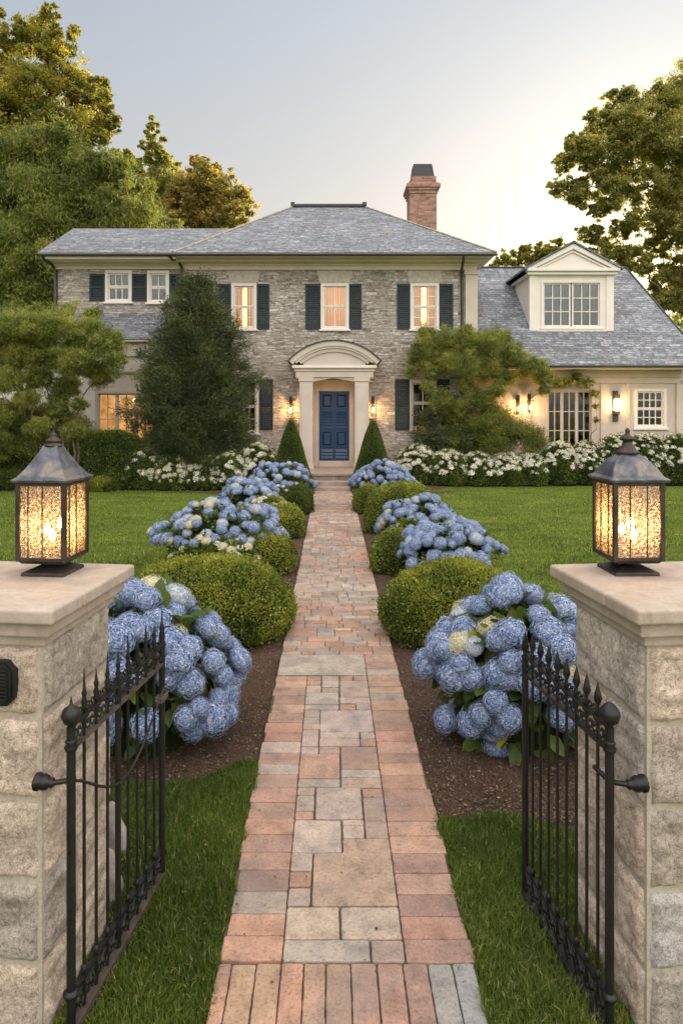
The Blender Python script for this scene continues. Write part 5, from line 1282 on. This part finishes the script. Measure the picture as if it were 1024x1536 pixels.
def put_head(parent, me, p, r, up, label=None):
    o = bpy.data.objects.new('flower_head', me); C.objects.link(o); o.parent = parent; o.location = p
    q = Vector((0, 0, 1)).rotation_difference(Vector(up).normalized()); e = (q @ Matrix.Rotation(rs.rand() * 6.28, 3, 'Z').to_quaternion()).to_euler(); o.rotation_euler = e
    o.scale = (r, r, r * rs.uniform(.85, 1.05))
    if label: o['label'] = label
def broad_leaves(P, N, size, droop=.3):
    n = len(P); a = unit(N * 1.0 + rdir(n) * .7 + np.array([0, 0, -droop])); s = ortho(a); up = np.array([0, 0, 1.0])
    s = unit(np.cross(a, up + rdir(n) * .5)); nn = np.cross(s, a); L = (size * (.7 + .6 * rs.rand(n)))[:, None]; W = L * .62
    b = P
    pts = [b, b + a * L * .35 + s * W * .5 + nn * L * .05, b + a * L * .7 + s * W * .38 - nn * L * .02, b + a * L - nn * L * .12, b + a * L * .7 - s * W * .38 - nn * L * .02, b + a * L * .35 - s * W * .5 + nn * L * .05, b + a * L * .35 - nn * L * .03, b + a * L * .7 - nn * L * .07]
    V = np.stack(pts, 1).reshape(-1, 3); i = np.arange(n)[:, None] * 8
    Q = np.concatenate([i + [0, 6, 1, 0][:4] if False else i + [0, 5, 6, 1], i + [1, 6, 7, 2], i + [6, 5, 4, 7], i + [2, 7, 4, 3]])
    return V, Q, n
def hydrangea(label, x, y, rx, ry, h, nheads, r, mix=(1, 0, 0), leaves=900, lsize=.11, group='blue hydrangeas lining the path', low=-.1, seed=0, dirs=None, headlow=None, jitter=.1):
    t = thing('hydrangea_bush', label, 'hydrangea', (x, y, 0), 0, group)
    r3 = np.random.RandomState(seed + 50); placed = []; tries = 0; zc = h * .42
    md = .90
    while len(placed) < nheads and tries < 9000:
        tries += 1; d = r3.normal(size=3); d /= np.linalg.norm(d)
        if d[2] < low or d[1] > .75: continue
        rad = r * r3.uniform(.66, 1.22)
        lob = 1 + .08 * math.sin(d[0] * 7 + seed) + .07 * math.sin(d[2] * 9 + d[1] * 5)
        p = np.array([d[0] * rx * lob, d[1] * ry * lob, zc + d[2] * (h - zc - r * .5) * (lob if d[2] > 0 else 1)])
        if d[2] < .12 and math.sin(d[0] * 6 + seed * 2.1) + math.sin(d[2] * 9 + d[1] * 4) < .1: continue
        if all(np.linalg.norm(p - q[0]) > (rad + q[1]) * .5 * md * (1 if tries < 4500 else .85) for q in placed): placed.append((p, rad, d))
    for p, rad, d in placed:
        q = r3.rand()
        if q < mix[0]: me = BLUE[r3.randint(5)]; lb = None
        elif q < mix[0] + mix[1]: me = PALEH[r3.randint(2)]; lb = 'pale silvery blue flower head'
        else: me = CREAM[r3.randint(2)]; lb = 'cream flower head'; rad *= .85
        put_head(t, me, tuple(p), rad, (d[0], d[1], d[2] + .7), lb)
    dd = rdir(leaves); k = rs.uniform(.5, .93, leaves)[:, None]; P = dd * k * np.array([rx, ry, h * .62]) + np.array([0, 0, zc]); P[:, 2] = np.abs(P[:, 2]) * .95 + .04
    V, Q, n = broad_leaves(P, dd, lsize); rn = np.clip(np.tile(.45 + .22 * rs.normal(size=n), 4), 0, 1)
    cv, cq = core_mesh(0, 0, 0, rx * .68, ry * .68, h * .78, 16, 8)
    V, Q, rn, mi = join([(V, Q, rn, 0), (cv, cq, np.zeros(len(cq)), 1)])
    qmesh('foliage', V, Q, rn, ('hydrangea_leaf', 'twig_core'), t, mi)
    m = MB()
    for _ in range(9):
        a = rs.rand() * 6.28; m.tube([(.06 * math.cos(a), .06 * math.sin(a), 0), (.3 * rx * math.cos(a), .3 * ry * math.sin(a), h * .3), (.7 * rx * math.cos(a), .7 * ry * math.sin(a), h * .6)], [.008, .006, .004], 5)
    m.build('stems', 'bark', t, uv=False)
    return t
hydrangea('large hydrangea with round blue heads behind the left gate leaf', -1.25, 4.60, .56, .55, 1.00, 98, .098, (.92, .04, .04), 700, .11, seed=1, low=-.45)
hydrangea('large hydrangea with deep blue and a few cream heads behind the right gate leaf', 1.26, 4.62, .54, .52, 1.00, 100, .097, (.90, .05, .05), 900, .12, seed=2, low=-.75)
hydrangea('wide hydrangea of dusty blue heads, third plant from the left gate', -1.55, 9.6, .88, .75, .90, 100, .082, (.74, .14, .12), 1800, .08, seed=3, low=.0)
hydrangea('small blue hydrangea behind the boxwood with white flowers on the left', -1.55, 12.9, .62, .6, .90, 70, .08, (.85, .15, 0), 900, .07, seed=4, low=.1)
hydrangea('blue hydrangea mound next to the left clipped cone', -1.12, 15.2, .78, .7, 1.02, 100, .078, (.86, .14, .0), 1500, .08, seed=5, low=.05)
hydrangea('low spreading blue hydrangea behind the big right boxwood', 1.55, 8.9, .66, .55, .74, 98, .08, (.95, .05, 0), 1500, .09, seed=6, low=-.15)
hydrangea('blue hydrangea dome beside the round boxwood ball on the right', 1.38, 10.5, .60, .55, .86, 92, .078, (.88, .08, .04), 1500, .08, seed=7, low=.0)
hydrangea('blue hydrangea mound next to the right clipped cone', 1.18, 15.4, .66, .6, 1.04, 98, .078, (.97, .03, 0), 1200, .08, seed=8, low=.05)
# boxwoods along the path
gb = 'clipped boxwoods lining the path'
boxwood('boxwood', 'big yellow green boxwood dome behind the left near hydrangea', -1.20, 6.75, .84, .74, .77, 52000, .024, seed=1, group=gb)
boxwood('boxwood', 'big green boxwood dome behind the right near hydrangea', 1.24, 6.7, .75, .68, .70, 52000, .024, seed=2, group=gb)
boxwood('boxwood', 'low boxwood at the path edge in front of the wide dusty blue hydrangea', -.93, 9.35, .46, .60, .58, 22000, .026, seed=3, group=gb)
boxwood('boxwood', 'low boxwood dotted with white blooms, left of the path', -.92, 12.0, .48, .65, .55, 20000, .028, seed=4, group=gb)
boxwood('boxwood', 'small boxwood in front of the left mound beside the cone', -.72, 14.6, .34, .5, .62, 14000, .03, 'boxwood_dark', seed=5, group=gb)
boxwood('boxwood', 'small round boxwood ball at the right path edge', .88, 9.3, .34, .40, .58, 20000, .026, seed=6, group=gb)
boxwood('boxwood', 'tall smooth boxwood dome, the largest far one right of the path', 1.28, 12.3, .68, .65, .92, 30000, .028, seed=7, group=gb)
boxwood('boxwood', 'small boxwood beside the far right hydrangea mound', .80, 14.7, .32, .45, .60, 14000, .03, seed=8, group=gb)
# white blooms on low plants by the path
def white_plant(name, label, x, y, rx, ry, h, n, r, mesh=WHITE, leaf='boxwood_leaf', ls=.03, nl=16000, group=None, cat='flowering shrub', zmin=.15, front=True, seed=0):
    t = thing(name, label, cat, (x, y, 0), 0, group)
    boxwood('foliage', '', 0, 0, rx, ry, h, nl, ls, leaf, seed=seed, parent=t)
    k = 0
    while k < n:
        d = rdir(1)[0]
        if d[2] < zmin or (front and d[1] > .35): continue
        z0 = h * .30; p = (d[0] * rx * 1.0, d[1] * ry * 1.0, z0 + d[2] * (h - z0) * 1.02)
        put_head(t, mesh[rs.randint(len(mesh))], p, r * rs.uniform(.7, 1.3), (d[0], d[1], abs(d[2]) + .6)); k += 1
    return t
white_plant('white_hydrangea', 'small white flowering plant in front of the wide dusty blue hydrangea', -1.5, 8.95, .62, .35, .52, 26, .055, CREAM + WHITE, 'hydrangea_leaf', .05, 6000, seed=3)
white_plant('white_hydrangea', 'small white flowering plant on the left before the far mound', -1.12, 12.3, .42, .4, .66, 22, .05, WHITE, 'boxwood_leaf', .03, 8000, seed=4)
white_plant('white_hydrangea', 'tiny white flowering plant beside the boxwood ball on the right', 1.12, 9.75, .26, .3, .62, 12, .05, WHITE + PALEH, 'hydrangea_leaf', .05, 5000, seed=5)
white_plant('white_hydrangea', 'pale flowering plant just below the far left hydrangea mound', -1.05, 14.6, .5, .35, .62, 18, .055, WHITE + PALEH, 'boxwood_leaf', .03, 8000, seed=6)
# house bed, left
HX = lambda px, Y: PX(px, Y)
ghl = 'cream flowering shrubs along the left house wall'
Lw = [(215, 19.05, 36, 676, 'cream flowering shrub beside the rounded hedge mound'), (262, 18.95, 34, 686, 'cream flowering shrub under the conifer, nearer the hedge mound'), (305, 18.95, 34, 684, 'cream flowering shrub under the middle of the conifer'), (348, 19.0, 34, 680, 'cream flowering shrub under the right side of the conifer'), (386, 19.1, 34, 668, 'taller cream flowering shrub left of the clipped cone')]
for i, (px, Y, w, top, lb) in enumerate(Lw):
    k = Y / F; white_plant('flowering_shrub', lb, PX(px, Y), Y, w * k, .5, PZ(top, Y), 66, .08, WHITE + [CREAM[0]], 'hedge_leaf', .055, 15000, ghl, seed=10 + i, zmin=.0)
ghr = 'white flowering shrubs along the right house wall'
Rw = [(625, 20.2, 34, 668, 'white flowering shrub right of the clipped cone'), (672, 20.0, 34, 676, 'white flowering shrub below the green house shutter'), (716, 19.95, 32, 680, 'white flowering shrub under the small tree trunk'), (757, 19.95, 30, 680, 'white flowering shrub under the two glowing lamps'), (795, 20.0, 26, 682, 'narrow white flowering shrub left of the french window'), (838, 20.1, 30, 664, 'white flowering shrub below the french window'), (878, 20.2, 30, 664, 'white flowering shrub right of the french window'),
      (922, 20.2, 34, 654, 'tall white flowering shrub under the upright wall lamp'), (968, 20.1, 36, 652, 'tall white flowering shrub under the far right window'), (1015, 20.1, 38, 654, 'tall white flowering shrub at the right edge')]
for i, (px, Y, w, top, lb) in enumerate(Rw):
    k = Y / F; white_plant('flowering_shrub', lb, PX(px, Y), Y, w * k, .5, PZ(top, Y), 72, .078, WHITE, 'hedge_leaf', .055, 15000, ghr, seed=30 + i, zmin=.15)
for px, Y, w, h, lb, mt in ((640, 20.9, 30, 650, 'plain green shrub against the wall under the ground floor window', 'hedge_leaf'), (690, 20.9, 34, 640, 'dark green shrub against the wall behind the small tree', 'hedge_leaf'),
                        (172, 19.25, 66, 648, 'large rounded dark hedge mound left of the conifer', 'hedge_leaf'), (118, 20.0, 40, 655, 'rounded dark hedge mound at the foot of the left small tree', 'hedge_leaf'),
                        (157, 18.75, 27, 712, 'small yellow green cushion shrub at the lawn edge', 'boxwood_leaf'), (60, 20.0, 46, 640, 'dark loose shrub behind the left lantern roof', 'hedge_leaf'), (8, 19.9, 48, 620, 'tall dark shrub at the left edge', 'hedge_leaf'), (25, 19.2, 40, 706, 'low grey green shrub at the left lawn edge', 'boxwood_dark'), (100, 18.9, 34, 712, 'low dark shrub between the cushion and the left lantern', 'boxwood_dark')):
    k = Y / F; boxwood('shrub', lb, PX(px, Y), Y, w * k, min(.7, w * k), PZ(h, Y), 26000, .055 if w > 30 else .04, mt, None, seed=int(px))

# ------------------------------------------------------------------ light, sky, camera
SKY_FILL = 7.4; SKYG = 1.07
SUN_EL, SUN_AZ = 11.0, 27.0   # azimuth to the right of the view axis (+Y)
w = bpy.data.worlds.new('World'); scn.world = w; w.use_nodes = True; nt = w.node_tree; nt.nodes.clear()
sky = nt.nodes.new('ShaderNodeTexSky'); sky.sky_type = 'NISHITA'; sky.sun_disc = False; sky.sun_elevation = R(SUN_EL); sky.sun_rotation = R(SUN_AZ)
sky.air_density = 1.0; sky.dust_density = 1.6; sky.ozone_density = 1.5
bg = nt.nodes.new('ShaderNodeBackground'); bg.inputs[1].default_value = .15
out = nt.nodes.new('ShaderNodeOutputWorld'); gm = nt.nodes.new('ShaderNodeGamma'); gm.inputs[1].default_value = .38; nt.links.new(sky.outputs[0], gm.inputs[0])
hs = nt.nodes.new('ShaderNodeHueSaturation'); hs.inputs['Saturation'].default_value = .75; nt.links.new(gm.outputs[0], hs.inputs['Color'])
# fill light added to the sky overhead and behind the camera, out of view
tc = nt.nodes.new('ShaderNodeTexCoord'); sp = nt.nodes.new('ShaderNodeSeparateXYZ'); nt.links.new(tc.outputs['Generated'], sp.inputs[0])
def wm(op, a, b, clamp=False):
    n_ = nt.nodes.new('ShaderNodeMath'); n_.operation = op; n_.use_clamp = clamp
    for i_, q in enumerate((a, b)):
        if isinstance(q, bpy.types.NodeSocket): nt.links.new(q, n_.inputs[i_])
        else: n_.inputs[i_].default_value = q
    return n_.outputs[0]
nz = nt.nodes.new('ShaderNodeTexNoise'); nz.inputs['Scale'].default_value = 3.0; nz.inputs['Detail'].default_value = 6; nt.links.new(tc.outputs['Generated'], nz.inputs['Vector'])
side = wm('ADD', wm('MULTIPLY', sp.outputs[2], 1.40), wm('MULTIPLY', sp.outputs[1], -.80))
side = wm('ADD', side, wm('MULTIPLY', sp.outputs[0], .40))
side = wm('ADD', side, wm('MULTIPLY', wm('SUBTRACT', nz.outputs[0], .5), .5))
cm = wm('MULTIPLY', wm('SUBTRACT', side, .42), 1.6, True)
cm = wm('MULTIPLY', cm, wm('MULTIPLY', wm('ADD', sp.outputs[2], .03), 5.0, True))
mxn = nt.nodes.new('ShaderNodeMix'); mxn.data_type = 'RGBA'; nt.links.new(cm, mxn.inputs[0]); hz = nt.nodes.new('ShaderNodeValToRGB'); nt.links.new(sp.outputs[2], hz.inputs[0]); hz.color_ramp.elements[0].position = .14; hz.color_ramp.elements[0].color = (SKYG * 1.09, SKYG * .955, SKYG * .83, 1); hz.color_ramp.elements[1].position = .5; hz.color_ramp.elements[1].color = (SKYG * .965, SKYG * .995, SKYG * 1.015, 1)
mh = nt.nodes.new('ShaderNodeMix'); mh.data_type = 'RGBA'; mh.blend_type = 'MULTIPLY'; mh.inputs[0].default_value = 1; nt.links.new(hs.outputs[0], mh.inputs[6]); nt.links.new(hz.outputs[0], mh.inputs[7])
nt.links.new(mh.outputs[2], mxn.inputs[6]); mxn.inputs[7].default_value = (SKY_FILL * .97, SKY_FILL * .89, SKY_FILL * .815, 1)
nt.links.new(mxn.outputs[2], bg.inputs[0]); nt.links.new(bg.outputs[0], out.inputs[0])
sd = bpy.data.lights.new('sun', 'SUN'); sd.energy = 4.5; sd.angle = R(.6); sd.color = (1, .80, .56)
so = bpy.data.objects.new('sun', sd); C.objects.link(so)
az, el = R(SUN_AZ), R(SUN_EL); sv = Vector((math.sin(az) * math.cos(el), math.cos(az) * math.cos(el), math.sin(el)))
so.rotation_euler = (-sv).to_track_quat('-Z', 'Y').to_euler()
cam = bpy.data.cameras.new('camera'); co = bpy.data.objects.new('camera', cam); C.objects.link(co); co.location = (0, 0, CH); co.rotation_euler = (PI / 2, 0, 0)
cam.sensor_fit = 'VERTICAL'; cam.sensor_height = 36; cam.lens = 24; cam.shift_y = -153 / 1536; cam.shift_x = 16 / 1536; cam.clip_end = 2000; cam.clip_start = .05
scn.camera = co
scn.view_settings.view_transform = 'Standard'; scn.view_settings.look = 'None'; scn.view_settings.exposure = 1.35; scn.view_settings.gamma = 1
scn.render.resolution_x = 682; scn.render.resolution_y = 1024
scn.cycles.max_bounces = 8; scn.cycles.transparent_max_bounces = 12; scn.cycles.sample_clamp_indirect = 6
